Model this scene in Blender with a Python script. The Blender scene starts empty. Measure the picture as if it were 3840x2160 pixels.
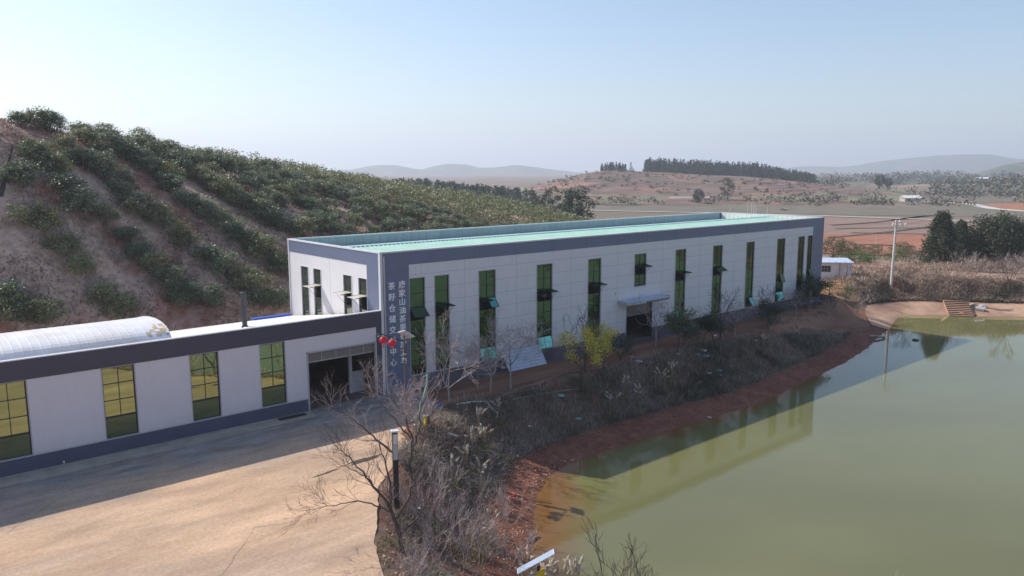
import bpy, math, random
import numpy as np
from mathutils import Vector, Matrix, Euler
R_ = math.radians
SC = bpy.context.scene
COL = SC.collection
# ---------------------------------------------------------------- camera
PITCH, ROLL, YAW, FPX = 0.1504, -0.0019, 0.7081, 2907.0
CAM = np.array([-26.21, -43.88, 14.88])
FW = np.array([math.sin(YAW)*math.cos(PITCH), math.cos(YAW)*math.cos(PITCH), -math.sin(PITCH)])
_rt = np.array([math.cos(YAW), -math.sin(YAW), 0.0]); _up = np.cross(_rt, FW)
RT = _rt*math.cos(ROLL)+_up*math.sin(ROLL); UP = _up*math.cos(ROLL)-_rt*math.sin(ROLL)
cd = bpy.data.cameras.new('camera'); cam = bpy.data.objects.new('camera', cd); COL.objects.link(cam)
cd.sensor_width = 36.0; cd.lens = FPX/3840*36; cd.clip_start = 0.5; cd.clip_end = 30000
M = Matrix.Identity(4)
for i in range(3):
    M[i][0] = RT[i]; M[i][1] = UP[i]; M[i][2] = -FW[i]; M[i][3] = CAM[i]
cam.matrix_world = M
SC.camera = cam
# ---------------------------------------------------------------- sky, sun, exposure
LX, LY, LZ = 0.5, -1.1, -1.0                      # direction the sunlight travels
SUN_EL = math.atan2(1.0, math.hypot(LX, LY)); SUN_AZ = math.atan2(-LX, -LY)
w = bpy.data.worlds.new('World'); SC.world = w; w.use_nodes = True
nt = w.node_tree; bg = nt.nodes['Background']
sky = nt.nodes.new('ShaderNodeTexSky'); sky.sky_type = 'NISHITA'; sky.sun_disc = False
sky.sun_elevation = SUN_EL; sky.sun_rotation = SUN_AZ
sky.air_density = 1.0; sky.dust_density = 0.9; sky.ozone_density = 2.4; sky.altitude = 0
nt.links.new(sky.outputs[0], bg.inputs[0]); bg.inputs[1].default_value = 0.128
sd = bpy.data.lights.new('sun', 'SUN'); sun = bpy.data.objects.new('sun', sd); COL.objects.link(sun)
sd.energy = 4.4; sd.angle = R_(0.53); sd.color = (1.0, 0.93, 0.83)
sun.rotation_euler = Vector((LX, LY, LZ)).to_track_quat('-Z', 'Y').to_euler()
SC.view_settings.view_transform = 'Standard'; SC.view_settings.look = 'None'
SC.view_settings.exposure = 0.33; SC.view_settings.gamma = 1
SC.cycles.max_bounces = 6; SC.cycles.transparent_max_bounces = 8; SC.cycles.volume_bounces = 1
SC.cycles.use_denoising = True
HAZE = 0.00030

# ---------------------------------------------------------------- helpers
def tag(o, label=None, cat=None, group=None, kind=None):
    if label: o['label'] = label
    if cat: o['category'] = cat
    if group: o['group'] = group
    if kind: o['kind'] = kind
    return o
def empty(name, loc=(0, 0, 0), rz=0, label=None, cat=None, group=None):
    o = bpy.data.objects.new(name, None); COL.objects.link(o); o.location = loc; o.rotation_euler = (0, 0, rz)
    o.empty_display_size = 0.3
    return tag(o, label, cat, group)
def link(name, me, parent=None):
    o = bpy.data.objects.new(name, me); COL.objects.link(o)
    if parent is not None: o.parent = parent
    return o
def np_mesh(name, V, F, mats, midx=None, smooth=False):
    V = np.asarray(V, np.float32).reshape(-1, 3); F = np.asarray(F, np.int32)
    k = F.shape[1]; n = F.shape[0]
    me = bpy.data.meshes.new(name)
    me.vertices.add(len(V)); me.vertices.foreach_set('co', V.ravel())
    me.loops.add(n*k); me.loops.foreach_set('vertex_index', F.ravel())
    me.polygons.add(n); me.polygons.foreach_set('loop_start', np.arange(n, dtype=np.int32)*k)
    me.polygons.foreach_set('loop_total', np.full(n, k, np.int32))
    for m in (mats if isinstance(mats, (list, tuple)) else [mats]): me.materials.append(m)
    if midx is not None: me.polygons.foreach_set('material_index', np.asarray(midx, np.int32))
    if smooth: me.polygons.foreach_set('use_smooth', np.ones(n, bool))
    me.update(calc_edges=True)
    return me
class MB:
    """collects boxes, quads and tubes, links them as one object"""
    def __init__(s): s.v = []; s.f = []; s.m = []; s.mats = []
    def mi(s, mat):
        if mat not in s.mats: s.mats.append(mat)
        return s.mats.index(mat)
    def box(s, x0, x1, y0, y1, z0, z1, mat, T=None):
        b = len(s.v)
        for z in (z0, z1):
            for x, y in ((x0, y0), (x1, y0), (x1, y1), (x0, y1)):
                p = Vector((x, y, z)); s.v.append(tuple(T @ p if T else p))
        for q in ((3, 2, 1, 0), (4, 5, 6, 7), (0, 1, 5, 4), (1, 2, 6, 5), (2, 3, 7, 6), (3, 0, 4, 7)):
            s.f.append([b+i for i in q]); s.m.append(s.mi(mat))
        return s
    def poly(s, pts, mat):
        b = len(s.v); s.v += [tuple(p) for p in pts]; s.f.append(list(range(b, b+len(pts)))); s.m.append(s.mi(mat)); return s
    def tube(s, p0, p1, r0, r1, mat, n=8, caps=True):
        p0 = Vector(p0); p1 = Vector(p1); d = (p1-p0).normalized()
        a = d.orthogonal().normalized(); c = d.cross(a); b = len(s.v)
        for p, r in ((p0, r0), (p1, r1)):
            for i in range(n):
                t = 2*math.pi*i/n; s.v.append(tuple(p+(a*math.cos(t)+c*math.sin(t))*r))
        for i in range(n):
            j = (i+1) % n; s.f.append([b+i, b+j, b+n+j, b+n+i]); s.m.append(s.mi(mat))
        if caps:
            s.f.append([b+i for i in range(n)][::-1]); s.m.append(s.mi(mat))
            s.f.append([b+n+i for i in range(n)]); s.m.append(s.mi(mat))
        return s
    def path(s, pts, r, mat, n=6):
        for a, b in zip(pts[:-1], pts[1:]): s.tube(a, b, r, r, mat, n)
        return s
    def lathe(s, prof, mat, n=16, o=(0, 0, 0), sy=1):
        b = len(s.v)
        for r, z in prof:
            for i in range(n):
                t = 2*math.pi*i/n; s.v.append((o[0]+r*math.cos(t), o[1]+sy*r*math.sin(t), o[2]+z))
        for k in range(len(prof)-1):
            for i in range(n):
                j = (i+1) % n; s.f.append([b+k*n+i, b+k*n+j, b+(k+1)*n+j, b+(k+1)*n+i]); s.m.append(s.mi(mat))
        s.f.append([b+i for i in range(n)][::-1]); s.m.append(s.mi(mat))
        s.f.append([b+(len(prof)-1)*n+i for i in range(n)]); s.m.append(s.mi(mat))
        return s
    def mesh(s, name, smooth=False):
        me = bpy.data.meshes.new(name); me.from_pydata(s.v, [], s.f)
        for m in s.mats: me.materials.append(m)
        me.polygons.foreach_set('material_index', s.m)
        if smooth: me.polygons.foreach_set('use_smooth', [True]*len(s.f))
        me.update(); return me
    def build(s, name, parent=None, smooth=False): return link(name, s.mesh(name, smooth), parent)

# value noise in numpy
_rs = np.random.RandomState(7); _tab = _rs.rand(256, 256)
def vnoise(x, y, s=1.0, o=0):
    x = np.asarray(x, float)/s+o*17.3+1000; y = np.asarray(y, float)/s+o*31.7+1000
    xi = np.floor(x).astype(int); yi = np.floor(y).astype(int); fx = x-xi; fy = y-yi
    fx = fx*fx*(3-2*fx); fy = fy*fy*(3-2*fy)
    g = lambda a, b: _tab[a % 256, b % 256]
    return (g(xi, yi)*(1-fx)+g(xi+1, yi)*fx)*(1-fy)+(g(xi, yi+1)*(1-fx)+g(xi+1, yi+1)*fx)*fy
def fbm(x, y, s=1.0, o=0, n=4):
    t = 0; a = 0.5; A = 0
    for k in range(n): t = t+a*vnoise(x, y, s/2**k, o+k); A += a; a *= 0.5
    return t/A
def sm(t): t = np.clip(t, 0, 1); return t*t*(3-2*t)
def mix(a, b, t): t = np.asarray(t)[..., None]; return a*(1-t)+b*t

# ---------------------------------------------------------------- materials
def mat(name, col, rough=0.7, spec=0.4, metal=0.0, nz=None, var=0.25, scale=3.0, col2=None, bump=0.0, bscale=None, attr=None,
        stretch=None, island=0.0, objrand=0.0, wob=None, trans=0.0, coat=0.0, detail=6):
    m = bpy.data.materials.new(name); m.use_nodes = True; t = m.node_tree; N = t.nodes; Lk = t.links
    b = N['Principled BSDF']; b.inputs['Roughness'].default_value = rough; b.inputs['Specular IOR Level'].default_value = spec
    b.inputs['Metallic'].default_value = metal; b.inputs['Coat Weight'].default_value = coat
    tc = N.new('ShaderNodeTexCoord'); src = tc.outputs['Object']
    if stretch:
        mp = N.new('ShaderNodeMapping'); mp.inputs['Scale'].default_value = stretch[:3]
        if len(stretch) > 3: mp.inputs['Rotation'].default_value = (0, 0, stretch[3])
        Lk.new(src, mp.inputs[0]); src = mp.outputs[0]
    n1 = N.new('ShaderNodeTexNoise'); n1.inputs['Scale'].default_value = scale; n1.inputs['Detail'].default_value = detail
    n1.inputs['Roughness'].default_value = 0.62; Lk.new(src, n1.inputs['Vector'])
    if attr:
        a = N.new('ShaderNodeAttribute'); a.attribute_name = attr; base = a.outputs['Color']
    else:
        rgb = N.new('ShaderNodeRGB'); rgb.outputs[0].default_value = (*col, 1); base = rgb.outputs[0]
    if col2 is not None:
        mx = N.new('ShaderNodeMix'); mx.data_type = 'RGBA'; Lk.new(base, mx.inputs[6]); mx.inputs[7].default_value = (*col2, 1)
        cr = N.new('ShaderNodeMapRange'); cr.inputs[1].default_value = 0.42; cr.inputs[2].default_value = 0.62
        n2 = N.new('ShaderNodeTexNoise'); n2.inputs['Scale'].default_value = scale*0.37; n2.inputs['Detail'].default_value = detail; Lk.new(src, n2.inputs['Vector'])
        Lk.new(n2.outputs[0], cr.inputs[0]); Lk.new(cr.outputs[0], mx.inputs[0]); base = mx.outputs[2]
    mr = N.new('ShaderNodeMapRange'); mr.inputs[1].default_value = 0.25; mr.inputs[2].default_value = 0.75
    mr.inputs[3].default_value = 1-var; mr.inputs[4].default_value = 1+var; Lk.new(n1.outputs[0], mr.inputs[0])
    fac = mr.outputs[0]
    def mulf(fac, sock, lo, hi):
        r = N.new('ShaderNodeMapRange'); r.inputs[3].default_value = lo; r.inputs[4].default_value = hi; Lk.new(sock, r.inputs[0])
        q = N.new('ShaderNodeMath'); q.operation = 'MULTIPLY'; Lk.new(fac, q.inputs[0]); Lk.new(r.outputs[0], q.inputs[1]); return q.outputs[0]
    if island:
        g = N.new('ShaderNodeNewGeometry'); fac = mulf(fac, g.outputs['Random Per Island'], 1-island, 1+island)
    if objrand:
        oi = N.new('ShaderNodeObjectInfo'); fac = mulf(fac, oi.outputs['Random'], 1-objrand, 1+objrand)
    v = N.new('ShaderNodeVectorMath'); v.operation = 'SCALE'; Lk.new(base, v.inputs[0]); Lk.new(fac, v.inputs['Scale'])
    Lk.new(v.outputs[0], b.inputs['Base Color'])
    if bump:
        bp = N.new('ShaderNodeBump'); bp.inputs['Distance'].default_value = bump; bp.inputs['Strength'].default_value = 0.8
        n3 = n1
        if bscale:
            n3 = N.new('ShaderNodeTexNoise'); n3.inputs['Scale'].default_value = bscale; n3.inputs['Detail'].default_value = 5; Lk.new(src, n3.inputs['Vector'])
        Lk.new(n3.outputs[0], bp.inputs['Height']); Lk.new(bp.outputs[0], b.inputs['Normal'])
    if trans:
        tr = N.new('ShaderNodeBsdfTranslucent'); Lk.new(v.outputs[0], tr.inputs[0]); ms = N.new('ShaderNodeMixShader'); ms.inputs[0].default_value = trans
        Lk.new(b.outputs[0], ms.inputs[1]); Lk.new(tr.outputs[0], ms.inputs[2]); Lk.new(ms.outputs[0], N['Material Output'].inputs[0])
    return m
def glass_mat(name, tint, dark, mixf, rough=0.02, wave=0.0):
    m = bpy.data.materials.new(name); m.use_nodes = True; t = m.node_tree; N = t.nodes; Lk = t.links; N.remove(N['Principled BSDF'])
    g = N.new('ShaderNodeBsdfGlossy'); g.inputs['Color'].default_value = (*tint, 1); g.inputs['Roughness'].default_value = rough
    d = N.new('ShaderNodeBsdfDiffuse'); d.inputs['Color'].default_value = (*dark, 1)
    ms = N.new('ShaderNodeMixShader'); lw = N.new('ShaderNodeLayerWeight'); lw.inputs[0].default_value = 0.35
    mr = N.new('ShaderNodeMapRange'); mr.inputs[3].default_value = mixf; mr.inputs[4].default_value = 1.0; Lk.new(lw.outputs['Facing'], mr.inputs[0])
    Lk.new(mr.outputs[0], ms.inputs[0]); Lk.new(d.outputs[0], ms.inputs[1]); Lk.new(g.outputs[0], ms.inputs[2]); Lk.new(ms.outputs[0], N['Material Output'].inputs[0])
    if wave:
        tc = N.new('ShaderNodeTexCoord'); n = N.new('ShaderNodeTexNoise'); n.inputs['Scale'].default_value = 0.7; n.inputs['Detail'].default_value = 2; Lk.new(tc.outputs['Object'], n.inputs['Vector'])
        bp = N.new('ShaderNodeBump'); bp.inputs['Distance'].default_value = wave; Lk.new(n.outputs[0], bp.inputs['Height']); Lk.new(bp.outputs[0], g.inputs['Normal'])
    return m
MT = {}
MT['ground'] = mat('ground_soil', (0, 0, 0), 0.95, 0.1, attr='gcol', var=0.38, scale=1.6, bump=0.12, bscale=2.2, detail=9)
MT['hillfar'] = mat('far_hillside', (0, 0, 0), 0.95, 0.1, attr='gcol', var=0.45, scale=0.05, detail=9)
MT['yard'] = mat('yard_concrete', (0.55, 0.37, 0.245), 0.85, 0.2, var=0.32, scale=0.6, col2=(0.42, 0.30, 0.215), stretch=(0.35, 1.0, 1.0, -0.35), bump=0.01, bscale=9, detail=9)
def yard_mat():
    m = MT['yard']; t = m.node_tree; N = t.nodes; Lk = t.links; b = N['Principled BSDF']; src = b.inputs['Base Color'].links[0].from_socket
    g = N.new('ShaderNodeTexCoord'); sp_ = N.new('ShaderNodeSeparateXYZ'); Lk.new(g.outputs['Object'], sp_.inputs[0])
    n = N.new('ShaderNodeTexNoise'); n.inputs['Scale'].default_value = 0.35; n.inputs['Detail'].default_value = 8; Lk.new(g.outputs['Object'], n.inputs['Vector'])
    a = N.new('ShaderNodeMath'); a.operation = 'MULTIPLY_ADD'; a.inputs[1].default_value = 9.0; Lk.new(n.outputs[0], a.inputs[0]); Lk.new(sp_.outputs['Y'], a.inputs[2])
    r = N.new('ShaderNodeMapRange'); r.inputs[1].default_value = -2.6; r.inputs[2].default_value = 2.4; Lk.new(a.outputs[0], r.inputs[0])
    x = N.new('ShaderNodeMix'); x.data_type = 'RGBA'; Lk.new(r.outputs[0], x.inputs[0]); Lk.new(src, x.inputs[6])
    n2 = N.new('ShaderNodeTexNoise'); n2.inputs['Scale'].default_value = 1.2; n2.inputs['Detail'].default_value = 9; n2.inputs['Roughness'].default_value = .7
    mp = N.new('ShaderNodeMapping'); mp.inputs['Scale'].default_value = (.25, 1, 1); mp.inputs['Rotation'].default_value = (0, 0, -.35); Lk.new(g.outputs['Object'], mp.inputs[0]); Lk.new(mp.outputs[0], n2.inputs['Vector'])
    cr = N.new('ShaderNodeValToRGB'); cr.color_ramp.elements[0].position = .35; cr.color_ramp.elements[0].color = (.19, .165, .15, 1); cr.color_ramp.elements[1].position = .68; cr.color_ramp.elements[1].color = (.42, .39, .36, 1)
    Lk.new(n2.outputs[0], cr.inputs[0]); Lk.new(cr.outputs[0], x.inputs[7]); Lk.new(x.outputs[2], b.inputs['Base Color'])
    # pale scuffs
    n3 = N.new('ShaderNodeTexNoise'); n3.inputs['Scale'].default_value = .9; n3.inputs['Detail'].default_value = 10; n3.inputs['Roughness'].default_value = .75; n3.inputs['Distortion'].default_value = .6
    mp2 = N.new('ShaderNodeMapping'); mp2.inputs['Scale'].default_value = (.3, 1.2, 1); mp2.inputs['Rotation'].default_value = (0, 0, .5); Lk.new(g.outputs['Object'], mp2.inputs[0]); Lk.new(mp2.outputs[0], n3.inputs['Vector'])
    r3 = N.new('ShaderNodeMapRange'); r3.inputs[1].default_value = .56; r3.inputs[2].default_value = .70; r3.inputs[4].default_value = .55; Lk.new(n3.outputs[0], r3.inputs[0])
    x3 = N.new('ShaderNodeMix'); x3.data_type = 'RGBA'; Lk.new(r3.outputs[0], x3.inputs[0]); Lk.new(x.outputs[2], x3.inputs[6]); x3.inputs[7].default_value = (.58, .46, .36, 1); n4 = N.new('ShaderNodeTexNoise'); n4.inputs['Scale'].default_value = 6.5; n4.inputs['Detail'].default_value = 12; n4.inputs['Roughness'].default_value = .8; Lk.new(g.outputs['Object'], n4.inputs['Vector'])
    r4 = N.new('ShaderNodeMapRange'); r4.inputs[1].default_value = .3; r4.inputs[2].default_value = .7; r4.inputs[3].default_value = .74; r4.inputs[4].default_value = 1.24; Lk.new(n4.outputs[0], r4.inputs[0])
    v4 = N.new('ShaderNodeVectorMath'); v4.operation = 'SCALE'; Lk.new(x3.outputs[2], v4.inputs[0]); Lk.new(r4.outputs[0], v4.inputs['Scale']); Lk.new(v4.outputs[0], b.inputs['Base Color'])
yard_mat()
def grime(m, h, amt, colr, zs=0.22):
    """rain streaks and a band of red dust splashed up from the ground"""
    t = m.node_tree; N = t.nodes; Lk = t.links; b = N['Principled BSDF']; src = b.inputs['Base Color'].links[0].from_socket
    g = N.new('ShaderNodeTexCoord'); mp = N.new('ShaderNodeMapping'); mp.inputs['Scale'].default_value = (1, 1, zs); Lk.new(g.outputs['Object'], mp.inputs[0])
    n = N.new('ShaderNodeTexNoise'); n.inputs['Scale'].default_value = 3.0; n.inputs['Detail'].default_value = 8; n.inputs['Roughness'].default_value = .7; Lk.new(mp.outputs[0], n.inputs['Vector'])
    r = N.new('ShaderNodeMapRange'); r.inputs[1].default_value = .5; r.inputs[2].default_value = .78; r.inputs[4].default_value = amt; Lk.new(n.outputs[0], r.inputs[0])
    sp_ = N.new('ShaderNodeSeparateXYZ'); Lk.new(g.outputs['Object'], sp_.inputs[0]); q = N.new('ShaderNodeMapRange'); q.inputs[1].default_value = h; q.inputs[2].default_value = 0.5; q.inputs[3].default_value = 0; q.inputs[4].default_value = .75; Lk.new(sp_.outputs['Z'], q.inputs[0])
    w_ = N.new('ShaderNodeMath'); w_.operation = 'MULTIPLY'; Lk.new(q.outputs[0], w_.inputs[0]); Lk.new(n.outputs[0], w_.inputs[1]); a = N.new('ShaderNodeMath'); a.operation = 'ADD'; a.use_clamp = True; Lk.new(w_.outputs[0], a.inputs[0]); Lk.new(r.outputs[0], a.inputs[1])
    x = N.new('ShaderNodeMix'); x.data_type = 'RGBA'; Lk.new(a.outputs[0], x.inputs[0]); Lk.new(src, x.inputs[6]); x.inputs[7].default_value = (*colr, 1); Lk.new(x.outputs[2], b.inputs['Base Color'])
MT['kerb'] = mat('pale_concrete', (0.42, 0.37, 0.30), 0.9, 0.2, var=0.25, scale=1.1, detail=8)
MT['road'] = mat('red_dirt', (0.31, 0.165, 0.11), 0.95, 0.1, var=0.25, scale=0.9, col2=(0.22, 0.11, 0.075), stretch=(0.2, 1.0, 1.0), bump=0.03, bscale=5, detail=8)
MT['sand'] = mat('orange_sand', (0.48, 0.26, 0.13), 0.95, 0.1, var=0.2, scale=0.8)
MT['sand2'] = mat('pale_track', (0.36, 0.25, 0.18), 0.95, 0.1, var=0.3, scale=0.8)
MT['apron'] = mat('apron_concrete', (0.50, 0.32, 0.22), 0.9, 0.2, var=0.22, scale=0.6, col2=(0.34, 0.2, 0.14), detail=8)
MT['stain'] = mat('wet_stain', (0.07, 0.055, 0.045), 0.6, 0.4, var=0.4, scale=3)
MT['drystain'] = mat('dry_stain', (0.27, 0.19, 0.14), 0.8, 0.2, var=0.4, scale=3)
MT['crack'] = mat('crack_dark', (0.13, 0.09, 0.07), 0.9, 0.2, var=0.4, scale=3)
MT['wall'] = mat('white_panel', (0.72, 0.705, 0.715), 0.45, 0.4, var=0.035, scale=0.5)
MT['wall2'] = mat('annex_panel', (0.70, 0.65, 0.665), 0.5, 0.4, var=0.04, scale=0.4)
grime(MT['wall'], 1.9, .30, (.50, .45, .43)); grime(MT['wall2'], 1.6, .22, (.52, .45, .42))
MT['seam'] = mat('panel_seam', (0.46, 0.45, 0.47), 0.6, 0.3, var=0.1)
MT['fascia'] = mat('slate_blue_panel', (0.155, 0.18, 0.265), 0.36, 0.45, var=0.06, scale=0.4)
MT['fseam'] = mat('fascia_seam', (0.11, 0.125, 0.21), 0.5, 0.4, var=0.1)
MT['band'] = mat('charcoal_panel', (0.075, 0.068, 0.092), 0.5, 0.35, var=0.06, scale=0.4)
MT['plinth'] = mat('navy_plinth', (0.085, 0.09, 0.14), 0.6, 0.3, var=0.1, scale=0.8)
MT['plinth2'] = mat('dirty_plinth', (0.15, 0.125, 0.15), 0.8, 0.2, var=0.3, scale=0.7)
MT['trim'] = mat('pale_trim', (0.66, 0.66, 0.68), 0.4, 0.5, var=0.06, scale=1)
MT['alu'] = mat('grey_aluminium', (0.45, 0.44, 0.45), 0.4, 0.5, var=0.08, scale=1)
MT['dark'] = mat('dark_frame', (0.03, 0.028, 0.03), 0.5, 0.4, var=0.1)
MT['darkgreen'] = mat('green_black_frame', (0.02, 0.035, 0.035), 0.5, 0.4, var=0.1)
MT['green_roof'] = mat('green_roof', (0.32, 0.55, 0.44), 0.5, 0.3, var=0.12, scale=1.2, col2=(0.37, 0.57, 0.48))
MT['green_inner'] = mat('green_parapet_back', (0.40, 0.45, 0.48), 0.5, 0.4, var=0.14, scale=0.6, stretch=(1, 1, 0.3))
MT['ridge'] = mat('blue_white_ridge', (0.45, 0.60, 0.72), 0.5, 0.4, var=0.1)
MT['white_roof'] = mat('white_roof', (0.80, 0.80, 0.84), 0.40, 0.5, var=0.10, scale=0.9, col2=(0.72, 0.69, 0.66), detail=8)
MT['rust'] = mat('rust_stain', (0.58, 0.45, 0.32), 0.8, 0.2, var=0.3, scale=2)
MT['blue'] = mat('blue_sheet', (0.05, 0.13, 0.55), 0.5, 0.4, var=0.1)
MT['paleblue'] = mat('pale_blue_sheet', (0.50, 0.57, 0.70), 0.5, 0.3, var=0.1, scale=1)
MT['inter'] = mat('interior_wall', (0.10, 0.085, 0.08), 0.9, 0.1, var=0.2)
MT['ifloor'] = mat('interior_floor', (0.20, 0.15, 0.13), 0.8, 0.2, var=0.25, scale=0.7)
MT['shutter'] = mat('brown_shutter', (0.22, 0.19, 0.18), 0.6, 0.3, var=0.1, stretch=(1, 1, 8))
MT['redpaint'] = mat('red_paint', (0.42, 0.012, 0.03), 0.5, 0.4)
MT['lantern'] = mat('lantern_silk', (0.75, 0.03, 0.10), 0.5, 0.4, var=0.1, trans=0.3)
MT['gold'] = mat('yellow_paint', (0.65, 0.45, 0.03), 0.5, 0.4)
MT['steel'] = mat('dark_steel', (0.06, 0.058, 0.065), 0.5, 0.4, metal=0.3)
MT['rustpole'] = mat('brown_pole', (0.16, 0.12, 0.11), 0.7, 0.3, var=0.25)
MT['letter'] = mat('white_letter', (0.92, 0.92, 0.93), 0.4, 0.5, var=0.03)
MT['solar'] = mat('solar_cells', (0.30, 0.38, 0.50), 0.25, 0.6, var=0.1, scale=6)
MT['concrete'] = mat('pole_concrete', (0.58, 0.55, 0.52), 0.85, 0.2, var=0.12, scale=1.5)
MT['white'] = mat('white_plastic', (0.75, 0.75, 0.73), 0.5, 0.4, var=0.08)
MT['teal'] = mat('teal_plastic', (0.22, 0.48, 0.47), 0.5, 0.4, var=0.2)
MT['hose'] = mat('green_hose', (0.25, 0.50, 0.42), 0.6, 0.3, var=0.15, scale=6)
MT['stone'] = mat('pale_stone', (0.42, 0.38, 0.33), 0.9, 0.2, var=0.3, scale=4, bump=0.03)
MT['bark'] = mat('brown_bark', (0.115, 0.085, 0.075), 0.9, 0.1, var=0.35, scale=5, bump=0.01)
MT['barkgrey'] = mat('grey_bark', (0.30, 0.25, 0.225), 0.9, 0.1, var=0.3, scale=4, bump=0.01)
MT['barkpale'] = mat('pale_grey_bark', (0.34, 0.29, 0.265), 0.9, 0.1, var=0.3, scale=4, bump=0.01)
MT['twig'] = mat('grey_brown_twigs', (0.43, 0.345, 0.33), 0.9, 0.1, var=0.3, scale=3, island=0.3)
MT['twigdark'] = mat('dark_twigs', (0.115, 0.085, 0.085), 0.9, 0.1, var=0.3, scale=3, island=0.3)
MT['leaf'] = mat('camellia_leaf', (0.175, 0.215, 0.13), 0.45, 0.4, var=0.25, scale=1.2, island=0.5, objrand=0.18, trans=0.28)
MT['leaf2'] = mat('olive_leaf', (0.22, 0.24, 0.12), 0.45, 0.4, var=0.25, scale=1.2, island=0.5, objrand=0.18, trans=0.28)
MT['leaf_y'] = mat('yellow_leaf', (0.50, 0.37, 0.06), 0.6, 0.3, var=0.2, scale=2, island=0.35, trans=0.3)
MT['leaf_yg'] = mat('yellow_green_leaf', (0.66, 0.56, 0.08), 0.5, 0.4, var=0.3, scale=1.5, island=0.4, trans=0.3)
MT['leaf_dk'] = mat('dark_leaf', (0.045, 0.072, 0.04), 0.5, 0.4, var=0.3, scale=1.2, island=0.45, trans=0.2)
MT['leaf_g'] = mat('fresh_leaf', (0.11, 0.16, 0.05), 0.5, 0.4, var=0.3, scale=1.2, island=0.45, trans=0.25)
MT['conifer'] = mat('conifer_leaf', (0.085, 0.095, 0.058), 0.7, 0.2, var=0.35, scale=0.8, island=0.45, trans=0.15)
MT['farleaf'] = mat('far_leaf', (0.075, 0.10, 0.07), 0.7, 0.2, var=0.35, scale=0.3, island=0.4, trans=0.15)
MT['redleaf'] = mat('red_leaf', (0.34, 0.07, 0.04), 0.7, 0.2, var=0.3, scale=1.5, island=0.4)
MT['dry'] = mat('dry_grass', (0.46, 0.34, 0.27), 0.9, 0.1, var=0.3, scale=0.5, col2=(0.30, 0.19, 0.15), island=0.45, trans=0.2)
MT['drydk'] = mat('bank_grass', (0.33, 0.275, 0.225), 0.9, 0.1, var=0.4, scale=0.5, col2=(0.14, 0.13, 0.09), island=0.5, trans=0.15)
MT['scrub'] = mat('brown_scrub', (0.44, 0.335, 0.26), 0.9, 0.1, var=0.4, scale=0.4, col2=(0.29, 0.225, 0.175), island=0.5, trans=0.15)
MT['gweed'] = mat('green_weed', (0.12, 0.17, 0.055), 0.8, 0.2, var=0.3, scale=1, island=0.4, trans=0.2)
MT['plume'] = mat('pampas_plume', (0.58, 0.51, 0.42), 0.95, 0.1, var=0.2, scale=4, island=0.25, trans=0.35)
MT['reed'] = mat('reed_leaf', (0.34, 0.29, 0.17), 0.9, 0.1, var=0.3, scale=2, island=0.45, trans=0.25)
MT['deadleaf'] = mat('fallen_leaf', (0.40, 0.24, 0.17), 0.9, 0.1, var=0.3, scale=3, island=0.55)
MT['clod'] = mat('red_clod', (0.30, 0.13, 0.08), 0.95, 0.1, var=0.35, scale=3, bump=0.03)
MT['glass'] = glass_mat('gold_green_glass', (0.38, 0.46, 0.24), (0.010, 0.028, 0.020), 0.80, 0.015, 0.004)
MT['glass_b'] = glass_mat('dark_green_glass', (0.12, 0.17, 0.08), (0.006, 0.030, 0.020), 0.62, 0.03, 0.02)
MT['glass_t'] = glass_mat('teal_glass', (0.25, 0.62, 0.52), (0.03, 0.13, 0.11), 0.55, 0.08)
MT['glass_p'] = glass_mat('pale_glass', (0.30, 0.31, 0.24), (0.13, 0.16, 0.13), 0.45, 0.05)
MT['sash_pale'] = mat('pale_lit_sash', (0.55, 0.52, 0.44), 0.3, 0.5, var=0.05)
# turbid water: suspended mud is browner near the shore
def water_mat():
    m = bpy.data.materials.new('pond_water'); m.use_nodes = True; t = m.node_tree; N = t.nodes; Lk = t.links; b = N['Principled BSDF']
    b.inputs['Roughness'].default_value = 0.025; b.inputs['IOR'].default_value = 1.42; b.inputs['Specular IOR Level'].default_value = 0.5
    a = N.new('ShaderNodeAttribute'); a.attribute_name = 'gcol'; Lk.new(a.outputs['Color'], b.inputs['Base Color'])
    tc = N.new('ShaderNodeTexCoord'); n = N.new('ShaderNodeTexNoise'); n.inputs['Scale'].default_value = 2.2; n.inputs['Detail'].default_value = 4
    mp = N.new('ShaderNodeMapping'); mp.inputs['Scale'].default_value = (1, 1, 1); Lk.new(tc.outputs['Object'], mp.inputs[0]); Lk.new(mp.outputs[0], n.inputs['Vector'])
    bp = N.new('ShaderNodeBump'); bp.inputs['Distance'].default_value = 0.006; bp.inputs['Strength'].default_value = 0.5; Lk.new(n.outputs[0], bp.inputs['Height']); Lk.new(bp.outputs[0], b.inputs['Normal'])
    return m
MT['water'] = water_mat()

# ---------------------------------------------------------------- terrain
ZW = -3.25
PC = np.array([(-90,34,16.5),(-60,36,20.0),(-30,38,19.8),(-15,41,19.6),(-1.5,50,17.2),(16,63,15),(32,72,12.8),(45,77,11),(57,72,9.2),(66,62,6.2),(73,54,3.2),(82,45,1.0),(95,40,0)], float)
POND = np.array([(-6.5,-26),(-4.32,-19.6),(-2.3,-17.7),(-0.4,-15.4),(2.1,-13.1),(4.1,-11.8),(5.9,-11.3),(10,-11.0),(14.7,-11.15),(20.6,-11.5),(26,-11.9),(30,-11.6),(34,-11.1),(38.6,-10.6),(43.8,-10.1),(52,-8.6),(63,-5.7),(67.8,-4.15),(71.5,-3.1),(74.3,-3.2),(76.9,-5.0),(78.9,-7.7),(84.1,-13.2),(92.7,-23.7),(110,-44),(118,-70),(60,-80),(22,-74),(2,-52),(-5,-36)], float)
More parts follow.
